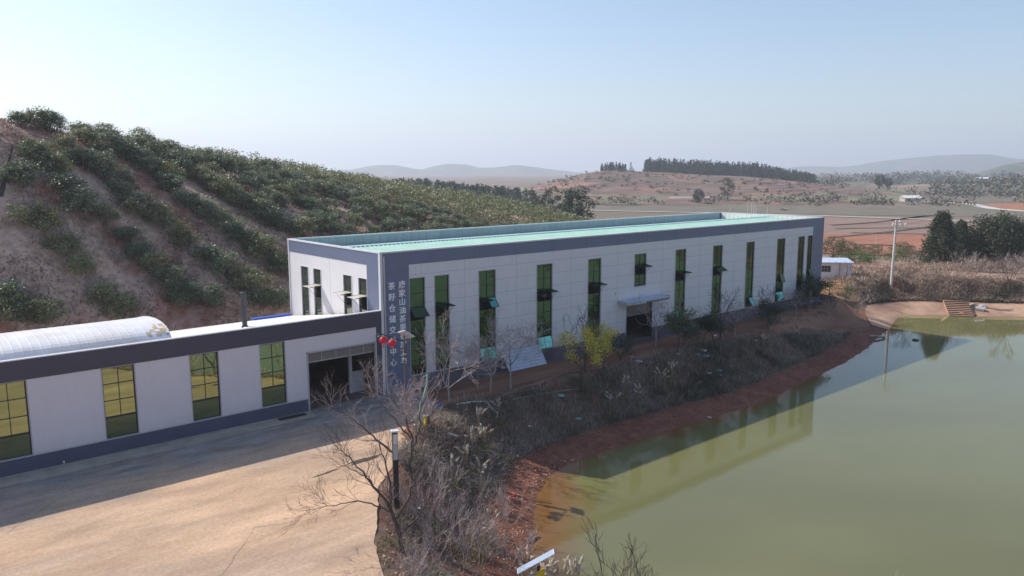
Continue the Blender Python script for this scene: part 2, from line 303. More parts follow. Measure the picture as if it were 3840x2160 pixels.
def hill(x, y):
    yc = np.interp(x, PC[:, 0], PC[:, 1]); zc = np.interp(x, PC[:, 0], PC[:, 2])
    u = (y-15.0)/(yc-15.0)
    return zc*np.where(u < 1, np.sin(np.clip(u, 0, 1)*np.pi/2)**1.15, 1-sm((y-yc)/70))
def pdist(x, y):
    """signed distance to the pond outline, positive outside"""
    x = np.asarray(x, float); y = np.asarray(y, float); shp = x.shape; x = x.ravel(); y = y.ravel()
    d = np.full(x.shape, 1e9); ins = np.zeros(x.shape, bool)
    for (ax, ay), (bx, by) in zip(POND, np.roll(POND, -1, 0)):
        ex, ey = bx-ax, by-ay; t = np.clip(((x-ax)*ex+(y-ay)*ey)/(ex*ex+ey*ey), 0, 1)
        d = np.minimum(d, np.hypot(x-ax-t*ex, y-ay-t*ey))
        c = ((ay > y) != (by > y)) & (x < (bx-ax)*(y-ay)/(by-ay+1e-12)+ax); ins ^= c
    return np.where(ins, -d, d).reshape(shp)
def T(x, y):
    x = np.asarray(x, float); y = np.asarray(y, float)
    z = hill(x, y)
    far = np.maximum(sm((x-84)/60), np.maximum(sm((y-130)/60)*(x > -40), sm((x+y-170)/90)))
    z = z-2.0*far
    d = pdist(x, y)
    fs = sm((x-62)/6)                                   # the far side: concrete apron then berm
    strip = 0.2*np.clip(d, 0, 2.8); bank = strip+2.69*sm((d-2.8)/4.4)
    ap = 0.30*np.clip(d, 0, 3.4); berm = ap+2.0*sm((d-3.6)/3.5)
    prof = np.where(d < 0, np.maximum(-1.6, 0.55*d), bank*(1-fs)+berm*fs)
    wv = sm((d-6.2)/2.0)
    zz = (ZW+prof)*(1-wv)+z*wv
    # small relief: bank lumps, dirt mound, field roughness, hill rows
    zz = zz+(fbm(x, y, 2.2, 3)-0.5)*0.35*sm((d-2.5)/1.5)*(1-sm((d-6.4)/1.2))
    zz = zz+(fbm(x, y, 1.2, 9)-0.5)*0.08*(d > 0)*(d < 3)
    zz = zz+0.8*np.exp(-(((x+0.2)/1.8)**2+((y+8.3)/1.4)**2))*(0.6+0.8*vnoise(x, y, 0.5, 4))
    zz = zz+(fbm(x, y, 3.0, 5)-0.5)*0.9*sm((y-16)/5)*sm(hill(x, y)/2)
    zz = zz+(fbm(x, y, 40, 6)-0.5)*1.2*sm((x-160)/60)*0
    return zz
def Tz(x, y): return float(T(np.array([x]), np.array([y]))[0])
def lines(lo, hi, step, far, grow):
    a = list(np.arange(lo, hi+1e-6, step)); s = step; v = hi
    while v < far: s *= grow; v += s; a.append(v)
    s = step; v = lo; b = []
    while v > -far: s *= grow; v -= s; b.append(v)
    return np.array(b[::-1]+a)
def groundcol(x, y, z):
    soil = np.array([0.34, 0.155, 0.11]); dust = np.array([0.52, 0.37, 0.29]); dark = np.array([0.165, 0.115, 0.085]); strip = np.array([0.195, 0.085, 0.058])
    d = pdist(x, y)
    n = fbm(x, y, 5, 1); n2 = fbm(x, y, 1.3, 2)
    c = mix(soil, dust, sm((n-0.42)/0.14)*0.9)
    c = mix(c, np.array([0.17, 0.095, 0.075]), sm((n2-0.5)/0.15)*0.6); c = mix(c, np.array([0.42, 0.31, 0.26]), sm((fbm(x, y, 0.9, 12)-0.55)/0.1)*0.6)
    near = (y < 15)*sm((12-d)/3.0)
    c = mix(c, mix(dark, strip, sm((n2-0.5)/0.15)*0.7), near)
    c = mix(c, strip*(0.8+0.5*n2[..., None]), (d < 3.0)*1.0*(1-sm((d-2.4+n2)/0.9)))
    c = mix(c, np.array([0.30, 0.12, 0.07]), sm(1-np.hypot(x+0.2, y+8.0)/2.8))
    farp = np.maximum(sm((x-95)/25), sm((y-140)/40))
    pf = fbm(x, y, 60, 8); pf2 = fbm(x*0.4, y, 12, 11)
    plain = mix(np.array([0.25, 0.18, 0.155]), np.array([0.19, 0.15, 0.11]), sm((pf-0.4)/0.25))
    plain = mix(plain, np.array([0.15, 0.14, 0.095]), sm((pf2-0.55)/0.15)*0.6)
    return np.clip(mix(c, plain, farp), 0, 1)
def setcol(me, c):
    a = me.color_attributes.new('gcol', 'FLOAT_COLOR', 'POINT'); o = np.ones((len(me.vertices), 4), np.float32); o[:, :3] = c; a.data.foreach_set('color', o.ravel())
def grid_faces(nx, ny):
    i = np.arange(nx-1)[:, None]; j = np.arange(ny-1)[None, :]; a = i*ny+j
    return np.stack([a, a+ny, a+ny+1, a+1], -1).reshape(-1, 4)
gx = lines(-40, 96, 0.5, 7600, 1.06); gy = lines(-46, 84, 0.5, 7600, 1.06)
X, Y = np.meshgrid(gx, gy, indexing='ij'); Z = T(X, Y)
me = np_mesh('ground', np.stack([X, Y, Z], -1).reshape(-1, 3), grid_faces(len(gx), len(gy)), MT['ground'], smooth=True)
setcol(me, groundcol(X, Y, Z).reshape(-1, 3)); tag(link('ground', me), kind='structure')
# pond water
wx = np.arange(-9, 120, 1.0); wy = np.arange(-82, 0, 1.0); X, Y = np.meshgrid(wx, wy, indexing='ij'); d = -pdist(X, Y)
deep = np.array([0.158, 0.156, 0.064]); shore = np.array([0.20, 0.10, 0.038])
deep = deep*(0.80+0.45*fbm(X*0.8+Y*0.5, Y, 7, 14))[..., None]
wc = mix(shore, deep, sm((d-0.3+(vnoise(X, Y, 3, 2)-.5)*1.2)/np.where(X < 5, 3.2, 0.9)))
keep = (d > -2.5).ravel(); F = grid_faces(len(wx), len(wy)); F = F[keep[F].all(1)]
me = np_mesh('pond_water', np.stack([X, Y, np.full_like(X, ZW)], -1).reshape(-1, 3), F, MT['water'])
setcol(me, wc.reshape(-1, 3)); tag(link('pond_water', me), kind='structure')

def ray(x, y): return FW+RT*((x-1920)/FPX)-UP*((y-1080)/FPX)
def G(x, y, z=0.0):
    d = ray(x, y); t = (z-CAM[2])/d[2]; return CAM+d*t
def RG(x, y, R):
    d = ray(x, y); return CAM+d*R/math.hypot(d[0], d[1])
def GT(x, y):
    """point of the terrain seen at a picture position (used to find where a thing stands)"""
    d = ray(x, y); t = np.arange(25, 900, 0.15); P = CAM[None]+d[None]*t[:, None]
    h = T(P[:, 0], P[:, 1]); k = np.argmax(P[:, 2] < h)
    if not (P[k, 2] < h[k]): return GT(x, y+4)
    return (float(P[k, 0]), float(P[k, 1]), float(h[k]))
DD = 3840/2576.0
def GD(x, y): return GT(x*DD, y*DD)

# yard, kerb strip, road, apron
def sheet(name, pts, z, m, kind='structure'):
    b = MB(); b.poly([(p[0], p[1], z) for p in pts], m); o = b.build(name); return tag(o, kind=kind)
def strip_sheet(name, A, B, n, off, m, kind='structure', k=6, up=0.0):
    """draped strip between two polylines"""
    def res(P):
        P = np.array(P, float); s = np.r_[0, np.cumsum(np.hypot(*np.diff(P, axis=0).T))]; t = np.linspace(0, s[-1], n)
        return np.stack([np.interp(t, s, P[:, 0]), np.interp(t, s, P[:, 1])], -1)
    a = res(A); b = res(B); tt = np.linspace(0, 1, k)
    P = a[:, None]*(1-tt)[None, :, None]+b[:, None]*tt[None, :, None]; z = T(P[..., 0], P[..., 1])+off
    me = np_mesh(name, np.concatenate([P, z[..., None]], -1).reshape(-1, 3), grid_faces(n, k), m, smooth=True)
    o = link(name, me); return tag(o, kind=kind) if kind else o
edge = [(-17,-46),(-14.6,-28),(-12.9,-22),(-12.35,-20.2),(-11.3,-17.9),(-9.8,-15.6),(-8.3,-13.2),(-6.2,-11.2),(-4.1,-9.2),(-2.9,-7.7),(-1.4,-6.6),(0.2,-5.6),(1.5,-4.2),(2.0,-0.02)]
rnd = random.Random(4)
ed2 = []
for a, b in zip(edge[:-1], edge[1:]):
    for k in range(6): ed2.append((a[0]+(b[0]-a[0])*k/6+rnd.uniform(-.05, .05), a[1]+(b[1]-a[1])*k/6+rnd.uniform(-.04, .04)))
sheet('yard_concrete', ed2+[(2.0, -0.02), (-80, -0.02), (-80, -46)], 0.030, MT['yard'])
sheet('yard_kerb_strip', [(-80, -1.55), (-14, -1.5), (-5.5, -1.35), (-5.35, -0.03), (-80, -0.03)], 0.036, MT['kerb'])
rr = [(x, -4.5-0.35*math.sin(x*0.35)-0.2*math.sin(x*1.3)) for x in np.linspace(1.2, 60, 40)]
strip_sheet('dirt_road', [(x, -0.95) for x in np.linspace(1.2, 60, 40)]+[(66, 1.5)], rr+[(68, -2.0)], 120, 0.02, MT['road'])
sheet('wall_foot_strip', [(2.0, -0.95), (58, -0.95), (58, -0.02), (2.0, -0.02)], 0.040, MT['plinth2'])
strip_sheet('sandy_clearing', [(61, 1.5), (66, 1.2), (73, 1.5)], [(63, 8), (70, 9.5), (77, 7.0)], 20, 0.05, MT['sand'])
# concrete apron on the far shore, following the shoreline
n_ = 46; ap = []
i0, i1 = 16, 24
S = POND[i0:i1+1]; s = np.r_[0, np.cumsum(np.hypot(*np.diff(S, axis=0).T))]; tt = np.linspace(0, s[-1], n_)
sx = np.interp(tt, s, S[:, 0]); sy = np.interp(tt, s, S[:, 1])
tx = np.gradient(sx); ty = np.gradient(sy); ln = np.hypot(tx, ty); nx_, ny_ = -ty/ln, tx/ln
w0, w1 = -0.7, np.interp(tt, [0, 5, 9, s[-1]], [1.6, 3.1, 3.5, 3.5])
Pp = np.stack([np.stack([sx+nx_*w0, sy+ny_*w0], -1)+(np.stack([nx_, ny_], -1)*((w1-w0)[:, None]))*t for t in np.linspace(0, 1, 8)], 1)
ztop = T(Pp[..., 0], Pp[..., 1]); ztop = np.maximum(ztop, -3.9)+0.09
me = np_mesh('concrete_apron', np.concatenate([Pp, ztop[..., None]], -1).reshape(-1, 3), grid_faces(n_, 8), MT['apron'], smooth=True)
tag(link('concrete_apron', me), kind='structure')
# fields of the plain (world quads found on the plain at z = -2)
def fieldquad(name, px, m, off, n=24, k=12):
    c = [G(x*DD, y*DD, -2.0) for x, y in px]
    strip_sheet(name, [c[0][:2], c[1][:2]], [c[3][:2], c[2][:2]], n, off, m, k=k)
fm = lambda n, c, v=.25, s=.12, st=None: mat(n, c, 0.95, 0.1, var=v, scale=s, stretch=st, detail=8)
f_gg = fm('field_greenish', (0.175, 0.155, 0.12)); f_br = fm('field_brown', (0.26, 0.18, 0.145), .25, .1, (0.3, 2, 1, 0.2)); f_red = fm('field_red', (0.33, 0.15, 0.10), .25, .3, (0.3, 2, 1, 0.4))
f_pk = fm('field_pinkish', (0.28, 0.20, 0.165)); f_rd2 = fm('field_bright_red', (0.34, 0.16, 0.10)); f_wh = fm('track_pale', (0.55, 0.52, 0.48), .12)
f_dk = fm('ditch_dark', (0.12, 0.10, 0.085), .3)
fieldquad('field_green', [(1480, 518), (2700, 519), (2700, 550), (1480, 531)], f_gg, 0.10)
fieldquad('field_brown', [(1900, 548), (2700, 560), (2700, 596), (1900, 596)], f_br, 0.10)
fieldquad('field_red', [(2000, 590), (2440, 590), (2400, 650), (2000, 650)], f_red, 0.14)
fieldquad('field_far_green', [(2180, 500), (2700, 484), (2700, 507), (2290, 515)], f_gg, 0.12)
fieldquad('field_far_red', [(2470, 513), (2700, 507), (2700, 540), (2540, 531)], f_rd2, 0.16)
fieldquad('field_far_pink', [(1500, 503), (2100, 503), (2180, 513), (1500, 513)], f_pk, 0.12)
def track(name, px, wd, m, off):
    c = [G(x*DD, y*DD, -2.0)[:2] for x, y in px]; A = []; B = []
    for i, p in enumerate(c):
        q = c[min(i+1, len(c)-1)]-c[max(i-1, 0)]; q = q/np.hypot(*q); nn = np.array([-q[1], q[0]])*wd/2; A.append(p+nn); B.append(p-nn)
    strip_sheet(name, A, B, 60, off, m, k=2)
track('plain_road', [(1300, 524), (1560, 532), (1815, 537), (2100, 545), (2380, 555), (2700, 564)], 3.2, f_wh, 0.22)
track('winding_track', [(2300, 508), (2380, 510), (2440, 514), (2500, 526), (2576, 532), (2700, 536)], 6.0, f_wh, 0.22)
for px in ([(2090, 568), (2200, 561), (2330, 544)], [(2085, 600), (2220, 587), (2330, 573), (2400, 563)], [(2140, 587), (2250, 589), (2380, 592)], [(2330, 574), (2420, 563), (2520, 551)], [(1560, 519), (1680, 510)], [(2400, 600), (2576, 596)], [(2095, 620), (2180, 617), (2300, 622)], [(2240, 556), (2330, 544), (2400, 538)], [(2100, 577), (2260, 574), (2390, 578)]):
    track('field_ditch', px, 1.6, f_dk, 0.26)

def gtrack(name, px, wd, m, off):
    c = [np.array(GD(x, y)[:2]) for x, y in px]; A = []; B = []
    for i, p in enumerate(c):
        q = c[min(i+1, len(c)-1)]-c[max(i-1, 0)]; q = q/np.hypot(*q); nn = np.array([-q[1], q[0]])*wd/2; A.append(p+nn); B.append(p-nn)
    strip_sheet(name, A, B, 80, off, m, k=5)
gtrack('pond_track', [(2120, 716), (2200, 722), (2300, 729), (2450, 737), (2640, 748)], 2.4, MT['sand2'], 0.05)
# far hills as real ridges
def ridge(name, px, Rr, dfront, dback, base, m, colf, n=160, k=26, kind='structure', rough=0.0, foot=0.0, pw=1.0):
    px = np.array(px, float)*DD; xs = np.linspace(px[0, 0], px[-1, 0], n); ys = np.interp(xs, px[:, 0], px[:, 1])
    u = np.linspace(-1, 1, k); V = np.zeros((n, k, 3))
    for i, (a, b) in enumerate(zip(xs, ys)):
        dr = ray(a, b); h = math.hypot(dr[0], dr[1]); zc = CAM[2]+dr[2]*Rr/h
        tap = sm(np.array(min(i, n-1-i)/(n*0.04)))
        for j, q in enumerate(u):
            R2 = Rr+(q*dfront if q < 0 else q*dback); prof = (np.cos(q*np.pi/2)**2 if pw == 1 else 1-abs(q)**pw)
            V[i, j] = (CAM[0]+dr[0]/h*R2, CAM[1]+dr[1]/h*R2, base+(zc-base)*prof*tap)
    if rough: V[..., 2] += (fbm(V[..., 0], V[..., 1], rough*14, 2)-0.5)*rough*sm((V[..., 2]-base)/6)
    me = np_mesh(name, V.reshape(-1, 3), grid_faces(n, k), m, smooth=True)
    setcol(me, np.clip(colf(V[..., 0], V[..., 1], V[..., 2]).reshape(-1, 3), 0, 1))
    return tag(link(name, me), kind=kind), V
dkgreen = lambda x, y, z: mix(np.array([0.10, 0.115, 0.085]), np.array([0.19, 0.15, 0.12]), sm((fbm(x, y, 60, 3)-0.5)/0.2))
ridge('distant_hills', [(820, 436), (880, 428), (930, 419), (965, 416), (1000, 417), (1030, 422), (1062, 426), (1095, 417), (1130, 412), (1170, 413), (1205, 421), (1240, 421), (1290, 416), (1330, 419), (1375, 425), (1430, 431), (1500, 441), (1600, 448)], 3900, 900, 900, -12, MT['hillfar'], dkgreen, rough=10)
ridge('distant_hills', [(1900, 440), (1960, 425), (2010, 419), (2060, 419), (2120, 421), (2160, 416), (2220, 405), (2290, 397), (2360, 390), (2430, 387), (2490, 389), (2540, 397), (2600, 402), (2720, 420)], 4600, 1000, 1000, -12, MT['hillfar'], dkgreen, rough=10)
ridge('distant_hills', [(2420, 446), (2480, 428), (2530, 414), (2576, 408), (2640, 404), (2760, 410)], 1900, 500, 400, -8, MT['hillfar'], dkgreen, rough=5)
_, RV1 = ridge('wooded_rise', [(1960, 452), (2060, 447), (2150, 446), (2240, 442), (2330, 438), (2420, 440), (2500, 444), (2600, 436), (2760, 430)], 1250, 330, 250, -5, MT['hillfar'], dkgreen, rough=7)
_, RV2 = ridge('wooded_rise', [(2050, 462), (2160, 459), (2260, 466), (2380, 462), (2480, 458), (2600, 455), (2760, 452)], 820, 300, 160, -4, MT['hillfar'], lambda x, y, z: mix(np.array([0.17, 0.16, 0.11]), np.array([0.29, 0.20, 0.155]), sm((fbm(x, y, 30, 3)-0.45)/0.15)), rough=4)
def terr_col(x, y, z):
    st = (np.mod(z+1.2*fbm(x, y, 60, 4), 1.35) < 0.42)
    c = mix(np.array([0.215, 0.14, 0.12]), np.array([0.17, 0.125, 0.10]), sm((fbm(x, y, 35, 5)-0.4)/0.2))
    c = mix(c, np.array([0.32, 0.17, 0.125]), sm((fbm(x, y, 22, 6)-0.56)/0.1)*0.7)
    c = mix(c, np.array([0.11, 0.09, 0.07]), st*0.9*sm(fbm(x, y, 25, 8)*2.2-0.5))
    return mix(c, np.array([0.19, 0.19, 0.12]), sm((2.5-z)/3.0)*sm((fbm(x, y, 30, 7)-0.42)/0.1))
_, TV = ridge('terraced_hill', [(1290, 478), (1340, 468), (1400, 455), (1440, 444), (1490, 433), (1530, 429), (1580, 429), (1640, 433), (1700, 436), (1800, 441), (1900, 446), (1980, 455), (2060, 463), (2150, 473), (2250, 482), (2330, 490)], 640, 300, 260, -2.6, MT['hillfar'], terr_col, n=420, k=150, rough=1.3)
def TVz(x, y):
    dx = TV[..., 0]-x; dy = TV[..., 1]-y; k = np.argmin(dx*dx+dy*dy); return float(TV.reshape(-1, 3)[k, 2])

# ---------------------------------------------------------------- buildings
def cells(lo, hi, cuts): return sorted({lo, hi, *[c for c in cuts if lo < c < hi]})
def wall_x(mb, x0, x1, z0, z1, y0, y1, openings, m):
    """wall slab along x with rectangular openings (xa, xb, za, zb)"""
    xs = cells(x0, x1, [c for o in openings for c in o[:2]])
    for xa, xb in zip(xs[:-1], xs[1:]):
        xm = (xa+xb)/2; spans = sorted([(max(o[2], z0), min(o[3], z1)) for o in openings if o[0] < xm < o[1] and o[3] > z0 and o[2] < z1]); z = z0
        for a, b in spans:
            if a > z: mb.box(xa, xb, y0, y1, z, a, m)
            z = max(z, b)
        if z < z1: mb.box(xa, xb, y0, y1, z, z1, m)
L, W, H = 57.91, 13.79, 9.62
ZP, ZB, XA = 0.92, 8.635, 2.2
wh = empty('warehouse_building', label='long tall white and slate blue metal warehouse with a green roof beside the pond', cat='warehouse')
WIN = [(2.22, 3.45), (4.3, 5.5), (8.2, 9.73), (13.9, 15.5), (19.6, 21.1), (25.4, 26.9), (31.1, 32.6), (36.9, 38.4), (42.6, 44.0), (48.35, 49.88), (52.6, 53.9), (54.6, 55.68)]
ZT = 7.66; ZS = 0.95
op = [(a, b, (4.85 if i == 5 else ZS), ZT) for i, (a, b) in enumerate(WIN)]
DOOR = (24.4, 27.9, 0.0, 3.32)
ops = op+[DOOR]
b = MB(); wall_x(b, XA, L-XA, ZP, ZB, 0.0, 0.16, ops, MT['wall'])
lop = [(1.76, 2.87), (3.86, 5.0), (8.44, 9.6), (10.5, 11.7)]
def wall_y(mb, y0, y1, z0, z1, x0, x1, openings, m):
    ys = cells(y0, y1, [c for o in openings for c in o[:2]])
    for ya, yb in zip(ys[:-1], ys[1:]):
        ym = (ya+yb)/2; spans = sorted([(max(o[2], z0), min(o[3], z1)) for o in openings if o[0] < ym < o[1] and o[3] > z0 and o[2] < z1]); z = z0
        for a, c in spans:
            if a > z: mb.box(x0, x1, ya, yb, z, a, m)
            z = max(z, c)
        if z < z1: mb.box(x0, x1, ya, yb, z, z1, m)
LZ0 = 3.2
lo = [(a, c, LZ0, ZT) for a, c in lop]
wall_y(b, 1.73, W, 0.0, ZB, 0.0, 0.16, lo, MT['wall'])
wall_y(b, 0.16, W, 0.0, ZB, L-0.16, L, [], MT['wall'])
b.box(0.16, L-0.16, W-0.16, W, 0, ZB, MT['wall'])
b.build('wall', wh)
b = MB()                                          # slate fascia: front band, corner piers, side bands
b.box(0, L, -0.03, 0.16, ZB, H-0.1, MT['fascia']); b.box(0.0, XA, -0.03, 0.16, 0, ZB, MT['fascia']); b.box(L-XA, L, -0.03, 0.16, 0, ZB, MT['fascia'])
b.box(-0.02, 0.16, 0.17, 1.73, 0, ZB, MT['fascia']); b.box(-0.02, 0.16, 0.17, W, ZB, H-0.1, MT['fascia']); b.box(L-0.16, L, 0.17, W, ZB, H-0.1, MT['fascia'])
b.box(0.16, L-0.16, W-0.12, W, ZB, H-0.1, MT['fascia'])
b.build('fascia', wh)
b = MB(); wall_x(b, XA, L-XA, 0, ZP, 0.01, 0.16, ops, MT['plinth2']); b.box(XA, 24.3, -0.02, 0.012, ZP-0.05, ZP-0.01, MT['alu']); b.box(28.0, L-XA, -0.02, 0.012, ZP-0.05, ZP-0.01, MT['alu'])
b.build('plinth', wh)
b = MB()                                          # panel joints
for z in np.arange(1.9, ZB, 1.0):
    xs = [XA]+[c for o in ops if o[2] < z < o[3] for c in o[:2]]; xs = sorted(xs)+[L-XA]
    for a, c in zip(xs[0::2], xs[1::2]):
        if c-a > 0.3: b.box(a+0.06, c-0.06, -0.004, 0.0, z, z+0.028, MT['seam'])
for x in (6.9, 11.8, 17.6, 23.2, 29.2, 34.8, 40.5, 46.2, 51.4): b.box(x, x+0.022, -0.005, 0.0, ZP, ZB, MT['seam'])
for z in np.arange(1.2, ZB+.1, 1.0):
    b.box(0.2, XA, -0.036, -0.03, z, z+0.025, MT['fseam']); b.box(L-XA, L-.1, -0.036, -0.03, z, z+0.025, MT['fseam'])
for x in np.arange(3.9, L, 3.85): b.box(x, x+0.03, -0.037, -0.03, ZB, H-0.1, MT['fseam'])
b.box(-0.006, 0.0, 7.0, 7.02, 3.9, ZB, MT['seam'])
b.build('panel_seams', wh)
b = MB()                                          # parapet cap and corner trims
b.box(-0.06, L+0.05, -0.07, 0.24, H-0.1, H, MT['trim']); b.box(-0.06, 0.24, 0.24, W+0.06, H-0.1, H, MT['trim'])
b.box(L-0.2, L+0.05, 0.24, W+0.06, H-0.1, H, MT['trim']); b.box(0.24, L-0.2, W-0.2, W+0.06, H-0.1, H, MT['trim'])
b.box(-0.05, 0.14, -0.075, -0.031, 0.0, H-0.1, MT['trim']); b.box(-0.05, -0.021, -0.03, 0.16, 4.9, H-0.1, MT['trim']); b.box(-0.05, -0.02, W-0.12, W+0.03, 2, H-0.1, MT['trim'])
b.box(L, L+0.03, -0.07, 0.1, 0, H-0.1, MT['trim'])
b.build('parapet_cap', wh)
b = MB(); b.tube((0.22, -0.12, 0.2), (0.22, -0.12, H-0.3), 0.055, 0.055, MT['alu'], 8); b.tube((0.22, -0.12, 0.2), (0.22, -0.4, 0.06), 0.055, 0.055, MT['alu'], 8); b.build('downpipe', wh)
# green gable roof with ribs, inside the parapet
b = MB(); yr, zr, ze = 6.9, 9.33, 8.72; n = 150; xs = np.linspace(0.3, L-0.3, n*4+1)
pr_ = [0, 0.05, 0.05, 0.0]
for i in range(len(xs)-1):
    a, c = pr_[i % 4], pr_[(i+1) % 4]; x0, x1 = xs[i], xs[i+1]
    b.poly([(x0, 0.3, ze+a), (x1, 0.3, ze+c), (x1, yr, zr+c), (x0, yr, zr+a)], MT['green_roof'])
    b.poly([(x0, yr, zr+a), (x1, yr, zr+c), (x1, W-0.3, ze+c), (x0, W-0.3, ze+a)], MT['green_roof'])
rf = b.build('roof', wh)
b = MB(); b.poly([(0.3, yr-0.22, zr+0.055), (L-0.3, yr-0.22, zr+0.055), (L-0.3, yr, zr+0.10), (0.3, yr, zr+0.10)], MT['ridge']); b.poly([(0.3, yr, zr+0.10), (L-0.3, yr, zr+0.10), (L-0.3, yr+0.22, zr+0.055), (0.3, yr+0.22, zr+0.055)], MT['ridge'])
b.box(0.17, L-0.17, 0.17, 0.32, ze-0.1, ze+0.02, MT['ridge']); b.build('ridge_cap', rf)
b = MB()                                          # inner faces of the parapet
for i in range(72):
    x0 = 0.2+i*(L-0.4)/72; x1 = x0+(L-0.4)/72-0.02; b.box(x0, x1, W-0.16+0.001*(i % 3)-0.01, W-0.123, ze-0.1, H-0.1, MT['green_inner'])
b.build('parapet_lining', wh)
b = MB()
for i in range(66):
    y0 = 0.2+i*(W-0.5)/66; b.box(L-0.19-(0.02 if i % 3 == 0 else 0), L-0.165, y0, y0+(W-0.5)/66-0.004, ze-0.1, H-0.1, MT['white'])
b.build('parapet_lining', wh)
b = MB(); b.box(0.17, L-0.17, 0.17, W-0.17, 0.0, 0.03, MT['ifloor']); b.build('floor', wh)
b = MB()                                          # interior frames glimpsed through door and open sashes
for x in np.arange(5.8, 56, 5.7):
    MB().box(x, x+0.25, 3.0, 3.25, 0.03, 8.6, MT['inter']).build('column', wh)
MB().box(24.8, 31, 7.0, 7.1, 0.03, 1.3, MT['paleblue']).build('partition', wh)

def make_window(parent, axis, a, c, z0, z1, rows, cols, openr, glass, bottoms=(), trimm=None, framem=None, thick=()):
    """window in a wall: frame > pane, sash; axis 'x' = front wall, 'y' = west wall. openr: row -> list of (col0, col1, angle, material)"""
    trimm = trimm or MT['alu']; framem = framem or MT['darkgreen']
    loc = (a, 0, z0) if axis == 'x' else (0, c, z0); rot = 0 if axis == 'x' else -math.pi/2
    w_ = c-a; h = z1-z0
    root = MB()
    t = 0.045                                     # pale surround
    root.box(-t, w_+t, -0.035, 0.02, h, h+t, trimm); root.box(-t, 0, -0.035, 0.02, 0, h, trimm); root.box(w_, w_+t, -0.035, 0.02, 0, h, trimm); root.box(-t, w_+t, -0.06, 0.02, -t, 0, trimm)
    f = 0.04; yy0, yy1 = 0.05, 0.11
    root.box(0, w_, yy0, yy1, 0, f, framem); root.box(0, w_, yy0, yy1, h-f, h, framem); root.box(0, f, yy0, yy1, f, h-f, framem); root.box(w_-f*1.6, w_, yy0, yy1, f, h-f, framem)
    zz = [0]+list(rows)+[h]
    for k, z in enumerate(rows): tk = 0.05 if k in thick else 0.02; root.box(f, w_-f*1.6, yy0, yy1-0.01, z-tk, z+tk, framem)
    o = root.build('window', parent); o.location = loc; o.rotation_euler = (0, 0, rot)
    mull = MB(); panes = [MB()]
    for r in range(len(zz)-1):
        isopen = openr.get(r, [])
        if isopen: panes.append(MB())
        pane = panes[-1]
        cc = cols if not (isinstance(cols, dict)) else cols.get(r, 1)
        for k in range(cc):
            x0 = k*w_/cc; x1 = (k+1)*w_/cc
            if k > 0 and not isopen: mull.box(x0-0.018, x0+0.018, yy0+0.002, yy1-0.012, zz[r]+0.02, zz[r+1]-0.02, framem)
            if not any(s[0] <= k < s[1] for s in isopen):
                pane.poly([(x0+0.01, 0.08, zz[r]), (x1-0.01, 0.08, zz[r]), (x1-0.01, 0.08, zz[r+1]), (x0+0.01, 0.08, zz[r+1])], glass)
        if isopen: panes.append(MB())
        for (k0, k1, ang, gm) in isopen:
            x0 = k0*w_/cc+0.02; x1 = k1*w_/cc-0.02; hh = zz[r+1]-zz[r]-0.04
            TM = Matrix.Translation((0, 0.03, zz[r+1]-0.02)) @ Matrix.Rotation(-R_(ang), 4, 'X')
            q = MB(); e = 0.035
            q.box(x0, x1, -0.02, 0.02, -e, 0, framem if gm is not MT['sash_pale'] else trimm, TM); q.box(x0, x1, -0.02, 0.02, -hh, -hh+e, framem if gm is not MT['sash_pale'] else trimm, TM)
            q.box(x0, x0+e, -0.02, 0.02, -hh+e, -e, framem, TM); q.box(x1-e, x1, -0.02, 0.02, -hh+e, -e, framem, TM)
            q.box(x0+e, x1-e, -0.006, 0.006, -hh+e, -e, gm, TM)
            if k1-k0 > 1: q.box((x0+x1)/2-0.015, (x0+x1)/2+0.015, -0.012, 0.012, -hh+e, -e, framem, TM)
            p1 = TM @ Vector((x1-0.02, 0, -hh*0.8)); q.tube((x1-0.02, 0.05, zz[r]+0.1), tuple(p1), 0.012, 0.012, framem, 5)
            p1 = TM @ Vector((x0+0.02, 0, -hh*0.8)); q.tube((x0+0.02, 0.05, zz[r]+0.1), tuple(p1), 0.012, 0.012, framem, 5)
            q.build('sash', o)
    if mull.f: mull.build('mullion', o)
    for q in panes:
        if q.f: q.build('pane', o)
    return o
rowz = [0.98, 1.95, 2.9, 3.8, 4.7, 5.65]
GB, GT_ = MT['glass_b'], MT['glass_t']
sp = {0: {5-1: [(0, 1, 48, GB)]}, 1: {4: [(0, 1, 86, GB)]}, 2: {4: [(0, 1, 84, GB), (1, 2, 38, GT_)], 0: [(0, 2, 16, GT_)]}, 3: {4: [(0, 1, 60, GB), (1, 2, 84, GB)], 0: [(0, 2, 17, GT_)]},
      4: {4: [(0, 2, 84, GB)]}, 6: {4: [(0, 2, 84, GB)], 0: [(0, 1, 15, GT_)]}, 7: {4: [(0, 2, 62, GB)]}, 8: {0: [(1, 2, 34, GT_)]}, 9: {0: [(0, 2, 20, GT_)], 2: [(1, 2, 20, GB)]}, 10: {0: [(0, 2, 24, GT_)]}, 11: {2: [(1, 2, 22, GB)]}}
for i, (a, c) in enumerate(WIN):
    if i == 5: make_window(wh, 'x', a, c, 4.85, ZT, [0.98, 1.9], 2, {1: [(0, 2, 80, GB)]}, GB)
    else: make_window(wh, 'x', a, c, ZS, ZT, rowz, (1 if i < 2 else 2), sp.get(i, {}), GB)
for i, (a, c) in enumerate(lop):
    make_window(wh, 'y', a, c, LZ0, ZT, [0.9, 1.55, 2.3, 3.3], 1, ({} if i == 3 else {3-0: [(0, 1, 88, MT['sash_pale'])]}) if False else ({} if i == 3 else {3: [(0, 1, 86, MT['sash_pale'])]}), MT['glass_p'], trimm=MT['trim'], framem=MT['dark'])
